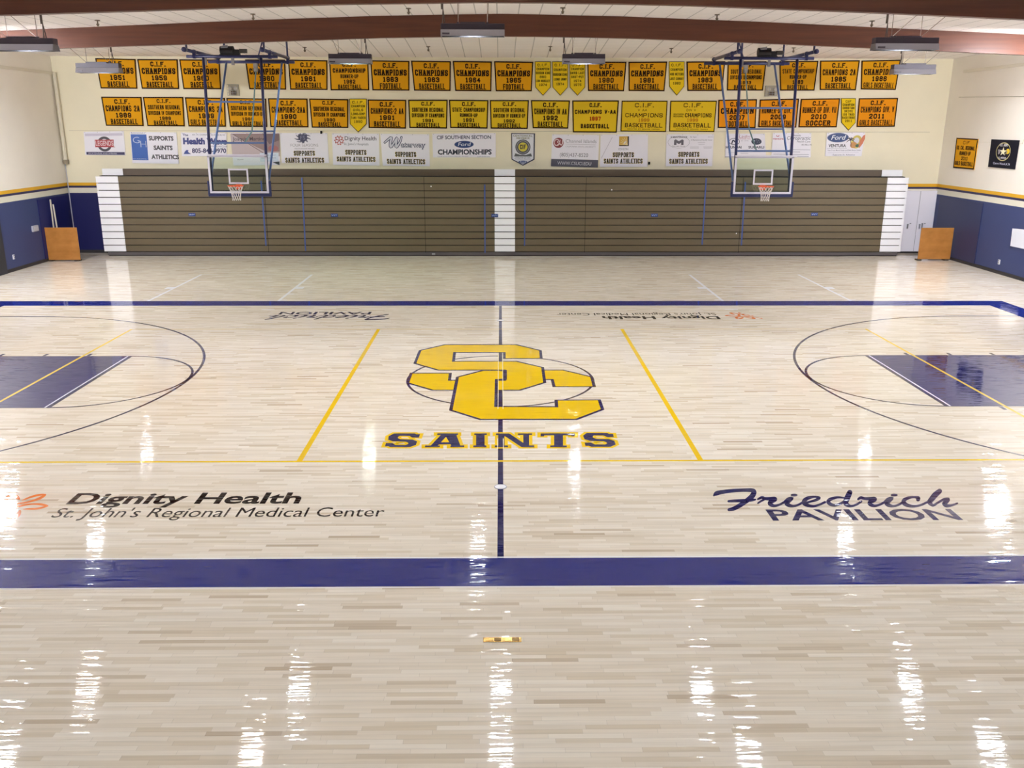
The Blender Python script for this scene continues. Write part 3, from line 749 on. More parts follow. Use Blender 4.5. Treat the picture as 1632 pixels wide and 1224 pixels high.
four([(655, 96.5), (718.5, 97.5), (718, 145), (660, 144.5)], '1963', 'BASKETBALL', 'gold banner reading champions 1963 basketball')
four([(721.5, 97), (784, 98), (783, 145.5), (725.5, 145)], '1964', 'BASKETBALL', 'gold banner reading champions 1964 basketball')
four([(787.5, 97.5), (850, 98.5), (847.5, 145.5), (790, 145.5)], '1965', 'FOOTBALL', 'gold banner reading champions 1965 football')
four([(936, 98), (998.5, 98.5), (994.5, 145.5), (937, 145)], '1980', 'BASKETBALL', 'gold banner reading champions 1980 basketball')
four([(1001.5, 98.5), (1063.5, 98), (1059, 145.5), (1002, 145)], '1981', 'BASKETBALL', 'gold banner reading champions 1981 basketball')
four([(1094, 98), (1156, 97.5), (1151, 145), (1095.5, 145)], '1983', 'BASKETBALL', 'gold banner reading champions 1983 basketball, three large lines')
five([(1159.8, 98), (1221.8, 97.5), (1216, 144.5), (1158.5, 144.3)], 'SOUTHERN REGIONAL', 'DIVISION II CHAMPIONS', '1983', 'BASKETBALL', 'gold banner reading southern regional champions 1983 basketball')
five([(1242, 97.5), (1304.5, 96.8), (1298, 144.5), (1243.5, 144.5)], 'STATE CHAMPIONSHIP', 'RUNNER-UP', '1983', 'BASKETBALL', 'gold banner reading state championship runner-up 1983 basketball', r=True)
four([(1307, 96.5), (1370.5, 96), (1364, 144), (1306.5, 143.5)], '1985', 'BASKETBALL', 'gold banner reading champions 2A 1985 basketball', mid='CHAMPIONS 2A')
four([(1373, 96.5), (1436, 95), (1427.5, 143.5), (1372, 142.5)], '1986', 'GIRLS BASKETBALL', 'gold banner reading champions 1986 girls basketball, behind the right far light')
four([(161, 154), (225.5, 154.5), (229, 201), (169, 200.5)], '1989', 'BASKETBALL', 'gold banner reading champions 2A 1989 basketball, leftmost of the lower row', mid='CHAMPIONS 2A')
five([(227.5, 154.5), (292, 154.5), (294.5, 201.5), (235, 201)], 'SOUTHERN REGIONAL', 'DIVISION IV CHAMPIONS', '1989', 'BASKETBALL', 'gold banner reading southern regional division IV champions 1989 basketball')
four([(294.5, 155), (358.5, 156), (360, 202), (300.5, 201.5)], '1989', 'GIRLS BASKETBALL', 'gold banner reading champions 1989 girls basketball, behind the left hoop frame', mid='CHAMPIONS 2A')
five([(360.5, 156), (424, 157), (426, 202.5), (366.5, 202)], 'SOUTHERN REGIONAL', 'DIVISION IV RUNNER-UP', '1989', 'GIRLS BASKETBALL', 'gold banner reading southern regional runner-up 1989 girls basketball')
four([(427, 156.5), (490, 157), (491.5, 203), (431, 202.5)], '1990', 'BASKETBALL', 'gold banner reading champions 2AA 1990 basketball', mid='CHAMPIONS-2AA')
five([(492.5, 157), (555, 158), (555, 204), (497, 203.5)], 'SOUTHERN REGIONAL', 'DIVISION IV CHAMPIONS', '1990', 'BASKETBALL', 'gold banner reading southern regional division IV champions 1990 basketball')
four([(586, 158.5), (647.5, 159), (647, 205), (587.5, 204)], '1991', 'BASKETBALL', 'gold banner reading champions 2 AA 1991 basketball', mid='CHAMPIONS-2 AA')
five([(650.5, 159), (713.5, 159), (712.5, 205), (652.5, 204)], 'SOUTHERN REGIONAL', 'DIVISION IV CHAMPIONS', '1991', 'BASKETBALL', 'yellow banner reading southern regional division IV champions 1991 basketball', base=YE)
five([(715.5, 159), (778.5, 159.5), (777, 205), (717.5, 204)], 'STATE CHAMPIONSHIP', 'RUNNER-UP', '1991', 'BASKETBALL', 'yellow banner reading state championship runner-up 1991 basketball', base=YE, r=True)
five([(780.5, 159.5), (843, 159.5), (841, 205.5), (782, 205)], 'SOUTHERN REGIONAL', 'DIVISION IV RUNNER-UP', '1992', 'BASKETBALL', 'yellow banner reading southern regional runner-up 1992 basketball', base=YE)
four([(846, 159.5), (908.5, 160), (905.5, 205), (849, 204.5)], '1992', 'BASKETBALL', 'yellow banner reading champions IV AA 1992 basketball', base=YE, mid='CHAMPIONS IV AA')
BG = [(.21, .13, .26), (.42, .13, .90), (.63, .13, .25), (.87, .14, .64)]
banner([(912, 160), (986.5, 160), (983, 211.5), (913, 211)], [G4, 'CHAMPIONS V-AA', '1997', 'BASKETBALL'], YE, 'large yellow banner with red 1997 between black lines', lay=BG, red=(170, 60, 20))
def serifb(q, l2, lab):
    fn, Wd, Hd, W3 = quadfn(q, YP); F = lambda u, v, l: fn(u/Wd, v/Hd, l); P = Panel(F, cloth)
    slab(P, [(0, 0), (Wd, 0), (Wd, Hd), (0, Hd)], YE, F); b = .035
    for r in ((0, 0, Wd, b), (0, Hd-b, Wd, Hd), (0, b, b, Hd-b), (Wd-b, b, Wd, Hd-b)): P.rect(*r, INK, 1)
    P.block(G4, Wd/2, .21*Hd, .13*Hd, .42*Wd, INK, 2, slab=True)
    P.block(l2, Wd*.46, .34*Hd, .075*Hd, .2*Wd, (130, 100, 20), 2)
    big = l2 == 'V AA'
    P.block('CHAMPIONS', Wd*(.5 if big else .62), .53*Hd, .13*Hd, (.82 if big else .58)*Wd, INK, 2, slab=True)
    if not big:
        P.block('SOUTHERN', Wd*.19, .46*Hd, .05*Hd, .22*Wd, INK, 2); P.block('REGIONAL', Wd*.19, .53*Hd, .05*Hd, .22*Wd, INK, 2)
    P.block('1999', Wd/2, .67*Hd, .10*Hd, .24*Wd, (170, 80, 20), 2)
    P.block('BASKETBALL', Wd/2, .86*Hd, .14*Hd, .82*Wd, INK, 2, slab=True)
    P.block('DONATED BY EDWARD TORRES', Wd/2, .935*Hd, .04*Hd, .70*Wd, (90, 70, 16), 2)
    return tag(P.build('championship_banner', origin=tuple((W3[2]+W3[3])/2)), lab, 'banner', 'championship banners on the back wall')
serifb([(991, 160.5), (1064, 160.5), (1061.5, 210.5), (989, 209.5)], 'V AA', 'large yellow 1999 banner, directly right of the red 1997 one')
serifb([(1068.5, 160.5), (1142.5, 160.5), (1138.5, 210.5), (1066.5, 209.5)], 'DIV V', 'large yellow 1999 banner, directly left of the orange 2007 one')
four([(1145, 159), (1206.5, 158), (1204, 204.5), (1144, 204)], '2007', 'FOOTBALL', 'orange banner reading champion 2007 football, behind the right hoop frame', base=OR, mid='CHAMPION')
four([(1211, 158.5), (1273.6, 157), (1269, 203.5), (1208.5, 203)], '2009', 'GIRLS BASKETBALL', 'orange banner reading runner-up 2009 girls basketball, behind right hoop frame', base=OR, mid='RUNNER-UP DIV. V')
four([(1276.5, 157.5), (1339, 156.5), (1333.5, 203), (1272.5, 203)], '2010', 'SOCCER', 'orange banner reading runner-up 2010 soccer', base=OR, mid='RUNNER-UP DIV. VII', sw=.64)
four([(1369, 156.5), (1431.5, 156), (1426, 202), (1365, 202.5)], '2011', 'GIRLS BASKETBALL', 'orange banner reading champions 2011 girls basketball, rightmost of the lower row', base=OR, mid='CHAMPIONS DIV. V')
def pennant(x0, x1, yt, ysd, yp, lines, lab):
    fn, Wd, Hd, W3 = quadfn([(x0, yt), (x1, yt), (x1-0.5, yp), (x0+0.8, yp)], YP); F = lambda u, v, l: fn(u/Wd, v/Hd, l)
    P = Panel(F, cloth); s = (ysd-yt)/(yp-yt)*Hd
    o = [(0, 0), (Wd, 0), (Wd, s), (Wd/2, Hd), (0, s)]
    slab(P, o, (60, 52, 14), F); P.poly([(.02, .02), (Wd-.02, .02), (Wd-.02, s-.005), (Wd/2, Hd-.03), (.02, s-.005)], (236, 200, 34), 1)
    n = len(lines)
    for i, t in enumerate(lines):
        wf = .88 if len(t) > 9 else .80 if len(t) > 7 else .10*len(t)+.1
        P.block(t, Wd/2, (0.11+0.14*0)*Hd+i*(s-.06*Hd)/n*1.0+.03*Hd, .075*Hd, wf*Wd, (70, 60, 14), 2, t=.014*1.3)
    return tag(P.build('pennant', origin=tuple((W3[2]+W3[3])/2)), lab, 'pennant', 'small yellow pennants among the banners')
pennant(852.5, 878, 98, 139, 152.5, ['C.I.F.', 'CHAMPION', 'GORDON KING', '880', 'LON HERKLEY', '1974'], 'small yellow pennant, leftmost of the three together, beside the 1965 banner')
pennant(880, 905.5, 98, 139, 152.5, ['C.I.F.', 'CHAMPION', 'GORDON KING', 'LONG JUMP', '1974'], 'small yellow pennant reading long jump, middle of the three together')
pennant(907.5, 933, 98, 139, 152.5, ['C.I.F.', 'CHAMPION', 'DAVID LAST', 'SHOT-PUT', '1974', '1975'], 'small yellow pennant reading shot-put, beside the 1980 banner')
pennant(1066, 1091, 98, 137.5, 152.5, ['C.I.F.', 'CHAMPION', '400 METERS', 'JUST CONWAY', '1980'], 'small yellow pennant between the 1981 and 1983 banners')
pennant(557, 584.5, 157.5, 197.5, 211, ['C.I.F.', 'CHAMPION', 'GIRLS', 'LONGJUMP', 'TAMI YADES', '1990'], 'small yellow pennant between the 1990 and 1991 banners in the lower row')
pennant(1340.5, 1364, 156.5, 195.5, 208, ['CIF', 'CHAMPION', 'CHRISTIAN', 'OKOYE', '100 YARD', 'BACKSTROKE', '2011'], 'small yellow pennant between the soccer and 2011 banners')

# ------------------------------------------------------------------ sponsor signs
VW = (240, 238, 246); DK = (44, 42, 52); SB = (60, 50, 24)
def vinyl(c): return mat('vinyl %d %d %d' % c, c, 0.45)
def sign(q, label, draw, base=VW, name='sponsor_sign', Y=None, outline=None):
    fn, Wd, Hd, W3 = quadfn(q, Y or YP)
    wp = (q[1][0]-q[0][0]+q[2][0]-q[3][0])/2; hp = (q[3][1]-q[0][1]+q[2][1]-q[1][1])/2
    F = lambda u, v, l: fn(u/wp, v/hp, l)       # drawing units: photo pixels from the sign's top left
    P = Panel(F, vinyl); slab(P, outline or [(0, 0), (wp, 0), (wp, hp), (0, hp)], base, F, 0.015)
    draw(P, wp, hp)
    if not outline:
        for k in range(4): P.ell(2+(wp-4)*k/3, 1.0, .45, .45, (70, 66, 60), 3, 8)
    return tag(P.build(name, origin=tuple((W3[2]+W3[3])/2)), label, 'sign', 'sponsor signs on the back wall')
def saints(P, w, v1, v2, x=None):
    x = x or w/2
    P.block('SUPPORTS', x, v1, 8.0, 34, (216, 190, 90), 1, t=2.1, slab=True); P.block('SAINTS ATHLETICS', x, v2, 8.2, 62, (216, 190, 90), 1, t=2.1, slab=True)
    P.block('SUPPORTS', x, v1-.4, 7.4, 33, (38, 32, 24), 2, t=1.7, slab=True); P.block('SAINTS ATHLETICS', x, v2-.4, 7.5, 61, (38, 32, 24), 2, t=1.7, slab=True)
def d_legends(P, w, h):
    P.rect(2, 3, w-2, 7, (206, 200, 216), 1)
    P.ring(32, 20, 9.6, 10, 4.0, (70, 68, 76), 1); P.rect(18, 14.5, 47, 23.5, (214, 206, 210), 2)
    P.poly([(17, 13), (47, 13), (46, 23.5), (49, 25), (17, 25)], (176, 64, 70), 3)
    P.sans('LEGENDS', 32, 22.5, 7.5, 28, (226, 200, 204), 4, bold=.02)
    P.rect(2, h-5, w-1, h-.6, (58, 54, 92), 1); P.sans('SPORTSWEAR AND APPAREL', 28, h-1.8, 1.8, 46, (220, 220, 230), 2)
sign([(133, 210), (197, 209), (200, 247.5), (136, 247)], 'white sign with red and grey round emblem, leftmost of the sign row', d_legends)
def d_gh(P, w, h):
    P.rect(1, 4, 26, h-5, (44, 92, 176), 1); P.sans('G', 9, 18, 10, 10.5, (220, 228, 240), 2, bold=-.02); P.sans('H', 20, 24.5, 10.5, 9, (220, 228, 240), 2, bold=-.02)
    P.sans('BARNHART', 13, 2.8, 1.8, 22, (120, 120, 130), 1); P.sans('FOUNDATION', 13, h-6, 1.8, 22, (200, 214, 236), 2)
    for t, x, y in (('SUPPORTS', 49, 13), ('SAINTS', 51, 28), ('ATHLETICS', 53, 42.5)): P.sans(t, x, y, 6.4, 4.6*len(t)+2.5, (50, 46, 54), 1, bold=.045)
sign([(207, 210), (281, 211), (285, 261), (211, 260)], 'white sign with tall blue block bearing two white letters', d_gh)
def d_hw(P, w, h):
    P.sans('The', 7, 5.6, 3.6, 9, (40, 52, 120), 1, bold=.02); P.sans('601 W. CHANNEL ISLANDS BLVD', 44, 4.4, 2.2, 52, (100, 100, 120), 1)
    P.sans('Health Wave', 38, 18, 9, 70, (34, 44, 120), 1, bold=.06); P.sans('NUTRITION CLUB', 58, 22.8, 2.4, 30, (90, 96, 140), 1)
    P.sans('805-844-9970', 44, 32, 6.8, 55, (44, 44, 96), 1, bold=.03)
    P.poly([(3, 34), (5, 30), (8, 27.5), (11, 28), (10, 30.5), (12, 32), (15, 34)], (40, 60, 140), 1)
sign([(288, 211), (361, 212), (361, 249), (290, 249)], 'white sign with large dark blue lettering and phone number, behind left hoop frame', d_hw)
def d_joa(P, w, h):
    P.rect(0, 1, w, h-14, (196, 180, 182), 1); P.poly([(0, 1), (w, 1), (w, 30), (55, 30), (30, 18), (8, 4)], (150, 128, 126), 1.6); P.poly([(50, 2), (w, 2), (w, 12), (60, 18)], (112, 94, 96), 2)
    P.ell(66, 25, 8, 5, (162, 104, 104), 2)
    P.line((4, 2), (50, 32), .9, (96, 76, 76), 3); P.sans('Joaquin Martinez', 30, 12, 5.5, 54, (74, 60, 66), 3, bold=.01)
    P.rect(44, 32, w-2, 46, (214, 226, 238), 4); P.sans('INSURANCE AGENCY', 58, 36.5, 1.5, 24, (90, 90, 120), 5); P.sans('CALL FOR A QUOTE', 58, 41, 1.5, 24, (90, 90, 120), 5)
    P.sans('State', 12, 43, 2, 10, (150, 150, 150), 1); P.poly([(64, 47), (w-1, 46), (w-1, 52)], (50, 60, 60), 5)
sign([(367, 212), (445, 211.5), (446.5, 263), (372, 264)], 'photo-printed sign in mauve and grey above the left backboard', d_joa)
def d_fs(P, w, h):
    for k in range(9):
        a = k*2*math.pi/9; P.brush([(36, 8, 3), (36+8*math.cos(a), 8+7*math.sin(a), 2.4), (36+13*math.cos(a+.3), 8+7.6*math.sin(a+.3), .7)], (110, 112, 130), 1, sub=2)
    P.poly([(29, 2), (43, 2), (43, 10), (36, 15.5), (29, 10)], (70, 72, 96), 2); P.sans('FS', 36, 10.5, 6, 8, (130, 134, 156), 3)
    P.sans('FOUR SEASONS', 38, 21.5, 4.6, 44, (120, 112, 118), 1, bold=-.015); P.sans('HEALTHCARE AND WELLNESS', 38, 25.6, 1.6, 32, (130, 124, 130), 1)
    saints(P, w, 36.2, 47.4, 37)
sign([(446, 212), (521.5, 212), (524.5, 260), (449, 260)], 'white sign with dark leafy crest above green-black supporter lettering', d_fs)
def flower(P, x, y, r, c, l=1):
    for k in range(5):
        a = -math.pi/2+k*2*math.pi/5+math.pi/5
        for s in (-1, 1):
            P.brush([(x, y, .9), (x+r*.55*math.cos(a+s*.55), y+r*.55*math.sin(a+s*.55), 1.1), (x+r*math.cos(a+s*.3), y+r*math.sin(a+s*.3), 1.3), (x+r*.75*math.cos(a), y+r*.75*math.sin(a), .9)], c, l, sub=3)
def d_dh(P, w, h):
    flower(P, 11, 11, 7.4, (178, 88, 84)); P.sans('Dignity Health', 45, 10.6, 6, 50, (64, 66, 84), 1, bold=.01); P.sans("St. John's Hospitals", 38, 18.4, 3.6, 39, (104, 108, 126), 1)
    saints(P, w, 34, 45, 37)
sign([(529, 212.5), (604, 213), (605, 264), (531, 263)], 'white sign with small red flower emblem and health lettering', d_dh)
def d_ww(P, w, h):
    for c, l, e in (((54, 58, 96), 1, 2.0), ((214, 216, 226), 2, 0)):
        P.brush([(6, 14, 1.6+e), (12, 9, 2+e), (17, 6, 2.6+e), (15, 14, 3+e), (15, 21, 3+e), (20, 15, 2.2+e), (26, 6, 2.4+e), (24, 14, 3+e), (24, 21, 3+e), (30, 13, 2+e), (33, 5, 1.4+e)], c, l)
        P.sans('aterway', 51, 21, 8, 40, c, l+2, bold=.05 if l == 1 else .0)
    saints(P, w, 36.5, 48)
sign([(606, 213), (684, 214), (685, 265), (610, 264)], 'white sign with outlined script lettering and swooping capital', d_ww)
def oval(P, x, y, rx, ry, l=1, nm='Ford', d=(42, 66, 122)):
    P.ell(x, y, rx, ry, (120, 130, 160), l); P.ell(x, y, rx-.7, ry-.6, d, l+1); P.sans(nm, x, y+ry*.42, ry*.95, rx*1.25, (224, 228, 236), l+2, bold=.01, shear=.25)
def d_cif(P, w, h):
    P.sans('CIF SOUTHERN SECTION', 50, 9.0, 5.4, 86, (52, 62, 92), 1, bold=.02); oval(P, 50, 17.6, 15.5, 5.8)
    P.sans('CHAMPIONSHIPS', 51, 33.5, 7.6, 86, (36, 44, 62), 1, bold=.035)
    P.sans('YOUR HOMETOWN DEALERS PRESENT', 32, 37.6, 1.5, 50, (150, 150, 170), 1); P.sans('buyfordnow.com', 81, 37.6, 1.6, 20, (120, 124, 150), 1)
sign([(689, 213), (790, 212), (790, 251), (690, 251)], 'wide white sign with small blue oval and championships lettering', d_cif)
def d_sh(P, w, h):
    P.poly([(1.2, 1.2), (w-1.2, 1.2), (w-1.2, 41), (w/2, 50), (1.2, 41)], (222, 224, 230), 1)
    P.block('CENTENNIAL', w/2, 5.6, 3.0, 30, (120, 112, 50), 2); P.block('MEMBER', w/2, 9.6, 3.2, 20, (120, 112, 50), 2)
    P.ell(w/2, 22, 12, 12, (84, 86, 92), 2, 32); P.ring(w/2, 22, 9.8, 9.8, .5, (200, 200, 200), 3); P.ell(w/2, 22, 7.2, 7.2, (214, 200, 70), 3)
    P.block('CIF', w/2, 25.4, 7.4, 9.4, (40, 44, 50), 4, t=1.3)
    P.poly([(4, 37), (6, 32), (14, 34.5), (23, 34.5), (31, 32), (33, 37), (26, 37), (11, 37)], (100, 102, 104), 4)
    P.sans('Celebrating 100 Years', w/2, 39, 1.6, 24, (50, 50, 60), 2); P.sans('Southern Section', w/2, 41.6, 1.6, 26, (50, 50, 60), 2); oval(P, w/2, 46, 7.5, 2.4, 2)
sign([(815, 212), (852, 212.5), (851, 264), (815.5, 264)], 'white shield-shaped sign with round grey and yellow emblem', d_sh, base=(50, 56, 76), outline=[(0, 0), (37, 0), (37, 42), (18.5, 52), (0, 42)])
def d_ci(P, w, h):
    P.ell(10.5, 13.5, 8.2, 8.2, (140, 58, 64), 1); P.ring(8, 13, 4, 5, 1.4, (230, 214, 216), 2, .5, 5.6, 20); P.brush([(13, 9, 1.4), (12.8, 14, 1.4), (15, 17, 1.4), (17, 14, 1.4), (17, 9, 1.4)], (230, 214, 216), 2); P.sans('S', 10.4, 17, 6.5, 4.4, (230, 214, 216), 3)
    P.sans('Channel Islands', 46.5, 13, 5.4, 49, (128, 128, 136), 1, bold=-.01); P.line((22, 15.4), (70, 15.8), .4, (170, 165, 170), 1); P.sans('CALIFORNIA STATE UNIVERSITY', 46, 20, 1.8, 48, (160, 156, 164), 1)
    P.sans('(805)437-8520', 36, 35.2, 5.8, 45, (110, 110, 120), 1); P.rect(0, 39.5, w, h, (84, 84, 96), 1); P.sans('WWW.CSUCI.EDU', 37, 48.5, 5.2, 54, (216, 216, 222), 2, bold=.005)
sign([(880, 214), (955, 215), (953, 267), (878, 265)], 'white sign with round maroon emblem and grey strip at its foot', d_ci)
def d_ed(P, w, h):
    P.rect(30, 3, 45.5, 18.5, (44, 40, 52), 1); P.rect(30, 3, 43.5, 16.8, (206, 166, 70), 2)
    for k in range(6):
        a = math.radians(8+14*k); P.line((43.5, 16.8), (43.5-13*math.cos(a), 16.8-13*math.sin(a)), .8, (228, 208, 150), 3)
    P.ell(42.6, 16, 5.5, 5.5, (224, 224, 230), 4, 16, math.pi, 1.5*math.pi) ; P.sans('EDISON', 37, 25, 3.2, 15, (96, 96, 110), 1, bold=-.01); P.line((2, 38), (19, 4), .7, (196, 192, 200), 1)
    saints(P, w, 36.4, 46.5, 37)
sign([(957, 214.5), (1033, 214), (1032, 266), (956, 266)], 'white sign with small gold and black square above supporter lettering', d_ed)
def d_mm(P, w, h):
    P.ring(20, 12.5, 17, 9.5, .4, (150, 148, 156), 1); P.sans('H MAINTENANCE', 20, 5.8, 2.6, 26, (60, 60, 70), 1, bold=.02)
    P.block('M', 20, 17, 9, 15, (104, 100, 110), 2, t=3.8); P.sans('Paint, Labor, Services', 20, 19.6, 1.6, 20, (90, 90, 100), 1)
    P.sans('A Maintenance Friendly Center', 56, 10, 2, 34, (110, 106, 114), 1); P.sans('By Appt', 43, 5, 1.6, 10, (120, 116, 124), 1); P.sans('805-555', 70, 5, 1.5, 8, (150, 146, 154), 1)
    for x, y, l in ((56, 13, 12), (56, 16, 10), (45, 20, 14), (45, 22, 14), (66, 20, 14), (66, 22, 12)): P.line((x-l/2, y), (x+l/2, y), .45, (168, 164, 172), 1)
    saints(P, w, 36, 47, 36.5)
sign([(1062, 214), (1138, 214), (1135, 265), (1061, 265)], 'white sign with oval outline holding a grey block capital', d_mm)
def d_hy(P, w, h):
    P.sans('Ladin', 30, 6.5, 4.4, 18, (170, 60, 84), 1, bold=-.01, shear=.3); P.sans('THOUSAND OAKS', 30, 9, 1.6, 20, (190, 110, 120), 1); P.sans('101 - 23 Fwy', 31, 12, 1.4, 12, (140, 130, 140), 1)
    P.ring(14, 12.5, 8.2, 5.2, .8, (40, 46, 70), 1, n=32); P.brush([(10, 15.5, 1.8), (12, 10.5, 2), (16, 13.5, 1.6), (18, 9, 2)], (40, 46, 70), 2)
    P.sans('HYUNDAI', 13, 23.5, 3.8, 25, (40, 44, 72), 1, bold=.03); P.ell(49.5, 12.5, 8.3, 5.2, (40, 46, 72), 1)
    for x, y, r in ((46, 11.4, 1.4), (50, 10, .6), (53, 11, .6), (51, 13.4, .6), (54.5, 13.6, .6)): P.ell(x, y, r, r*.8, (170, 176, 200), 2, 8)
    P.sans('SUBARU', 49, 23.5, 3.6, 25, (40, 44, 72), 1, bold=.03)
    for x, y, l in ((30, 29, 12), (30, 31.5, 12), (49, 29, 12), (12, 30, 16)): P.line((x-l/2, y), (x+l/2, y), .45, (168, 166, 184), 1)
    P.line((0, 37), (16, 37), .8, (90, 88, 110), 1)
sign([(1157, 213), (1219, 213), (1221, 251), (1155.5, 251)], 'white sign with two dark car emblems, behind the right hoop frame', d_hy)
def d_ch(P, w, h):
    P.ring(8, 3.5, 2, 2.2, 1, (176, 70, 90), 1, 0, math.pi, 12); P.sans('ventura', 9, 10.5, 3, 17, (190, 96, 112), 1, bold=.02)
    P.sans('Oxnado', 38, 5.2, 3.0, 14, (96, 92, 110), 1, shear=.2); P.sans('Chiropractic', 41.5, 10.5, 5.4, 38, (80, 78, 98), 1, shear=.2); P.sans('Health Care', 50, 15, 3.2, 21, (110, 108, 124), 1, shear=.2); P.sans('805-486-2195', 55, 19.5, 2.2, 16, (90, 88, 104), 1)
    for x, y, l in ((44, 26.5, 34), (30, 30, 30), (31, 34, 56), (50, 37, 18)): P.line((x-l/2, y), (x+l/2, y), .7, (160, 158, 174), 1)
sign([(1232, 212), (1293, 212), (1292, 251), (1229, 250)], 'pale sign with slanted grey practice lettering and small red mark', d_ch)
def d_fv(P, w, h):
    oval(P, 18, 8, 17, 7.6); P.sans('VENTURA', 18, 23, 4.4, 28, (52, 50, 58), 1, bold=.03)
    P.ell(48, 15, 8.6, 10.6, (206, 190, 90), 1); P.ell(47.5, 13, 4.4, 5, (214, 214, 220), 2); P.ell(44, 20, 5.5, 5, (196, 140, 80), 2); P.ell(50, 21, 3, 2.4, (60, 96, 70), 3)
    P.poly([(52, 22), (53, 13), (57, 5), (60, 3.5), (60.5, 10), (58, 18), (53.5, 25)], (206, 120, 84), 4)
    P.brush([(40, 22, 1), (39, 16, 1), (38, 12, 1)], (66, 56, 66), 3)
    for a in (-2.6, -2.0, -1.2, -.5, 2.6, .4): P.brush([(38, 12, 1.2), (38+4*math.cos(a), 11+3.4*math.sin(a), 1.4), (38+7*math.cos(a), 13.6+4*math.sin(a), .5)], (54, 50, 66), 3, sub=2)
    P.line((2, 25), (34, 25), .4, (150, 150, 160), 1); P.sans('Your Truck Month Dealer and Sales Bonus Center', 30, 29, 1.8, 54, (110, 104, 124), 1, bold=.01); P.line((4, 32), (54, 31.5), .4, (190, 186, 200), 1)
    P.sans('Supports St. Athletics', 30, 36.4, 2, 36, (84, 80, 110), 1, shear=.2)
sign([(1318, 211.5), (1379, 211), (1373, 249), (1315, 249)], 'white sign with large blue oval and orange surfboard picture, rightmost of the row', d_fv)

# hanging cord behind the signs
a, b = onY(110, 208, YW-0.005), onY(1482, 210.5, YW-0.005)
tag(MB().tube(a, b, 0.0045, 5).build('cord', mat('grey cord', (150, 142, 118), .6)), 'thin cord strung across the back wall above the sponsor signs', 'cord')
for x, y, lab in ((1034.5, 260, 'small dark hook on the wall beside the gold-square sign'), (512, 211, 'small dark hook on the cord above the crest sign')):
    a = onY(x, y, YW-0.02); tag(MB().box(a[0]-.035, a[0]+.035, YW-.06, YW, a[2]-.05, a[2]+.05).build('wall_hook', M_gap, origin=tuple(a), bevel=.008), lab, 'hook')

# ------------------------------------------------------------------ banners on the right wall
def xquad(q, X):
    W3 = [onX(x, y, X) for x, y in q]
    Wd = float(np.linalg.norm(W3[1]-W3[0])); Hd = float(np.linalg.norm(W3[3]-W3[0]))
    def fn(u, v, l):
        u, v = u/Wd, v/Hd
        p = (W3[0]*(1-u)+W3[1]*u)*(1-v)+(W3[3]*(1-u)+W3[2]*u)*v
        return (p[0]-0.003*l, p[1], p[2])
    return fn, Wd, Hd, W3
def slabx(P, ol, c, fn):
    P.mb.use(P.mf(c)); fr = [fn(u, v, 0) for u, v in ol]; bk = [(p[0]+.02, p[1], p[2]) for p in fr]; n = len(fr)
    for t in tessellate_polygon([[Vector((u, v, 0)) for u, v in ol]]): P.mb.face([fr[k] for k in t]); P.mb.face([bk[k] for k in reversed(t)])
    for k in range(n): P.mb.face([fr[k], fr[(k+1) % n], bk[(k+1) % n], bk[k]])
fn, Wd, Hd, W3 = xquad([(1524.5, 219.5), (1559, 221.5), (1552, 270.5), (1519, 267.5)], XR-0.03)
P = Panel(fn, cloth); slabx(P, [(0, 0), (Wd, 0), (Wd, Hd), (0, Hd)], GO, fn)
b = .05
for r in ((0, 0, Wd, b*.8), (0, Hd-b, Wd, Hd), (0, b, b*1.3, Hd-b), (Wd-b*1.3, b, Wd, Hd-b)): P.rect(*r, INK, 1)
for s, v, h, wf, c in (('CIF', .2, .11, .3, (120, 80, 20)), ('SO. CAL. REGIONAL', .38, .13, .84, INK), ('RUNNER-UP', .56, .13, .52, INK), ('2010', .72, .12, .30, INK), ('GIRLS BASKETBALL', .90, .14, .86, INK)): P.block(s, Wd/2, v*Hd, h*Hd, wf*Wd, c, 2)
tag(P.build('championship_banner', origin=tuple(W3[3])), 'gold runner-up banner alone on the right wall, beside a black one', 'banner')
fn, Wd, Hd, W3 = xquad([(1580, 222), (1624.5, 223.5), (1617, 270), (1574.5, 266)], XR-0.03)
P = Panel(fn, cloth); slabx(P, [(0, 0), (Wd, 0), (Wd, Hd), (0, Hd)], (26, 24, 34), fn)
cx, cy, rr = Wd*.5, Hd*.42, Hd*.31; rx = rr*1.05*Wd/Hd*0.78
P.ring(cx, cy, rx, rr, .03, (190, 180, 130), 1)
star = []
for k in range(10):
    a = -math.pi/2+k*math.pi/5; r_ = .52 if k % 2 == 0 else .21; star.append((cx+rx*r_*math.cos(a), cy+rr*r_*math.sin(a)))
P.poly(star, (236, 232, 196), 2); P.ell(cx+rx*.66, cy-.02, rx*.26, rr*.30, (224, 190, 50), 2)
P.brush([(cx-rx*.7, cy-rr*.15, .05), (cx-rx*.55, cy, .14), (cx-rx*.6, cy+rr*.2, .08)], (150, 146, 150), 2)
P.brush([(cx+rx*.45, cy+rr*.2, .05), (cx+rx*.5, cy, .10)], (150, 140, 110), 3)
P.block('U.S. ARMY', cx, cy-rr*.60, rr*.30, rx*1.1, (224, 224, 226), 3); P.block('ALL-AMERICAN', cx, cy+rr*.80, rr*.22, rx*1.1, (206, 204, 206), 3); P.sans('Cierre Wood # 24', cx, Hd*.88, Hd*.075, Wd*.62, (200, 200, 220), 3, bold=.01)
tag(P.build('championship_banner', origin=tuple(W3[3])), 'black banner with star in a ring on the right wall', 'banner')
a, b = onX(1520, 225, XR-.005), onX(1630, 228.5, XR-.005)
r = thing('hanging_rod', 'thin pale rod holding the gold and black banners on right wall', 'rod', tuple(b))
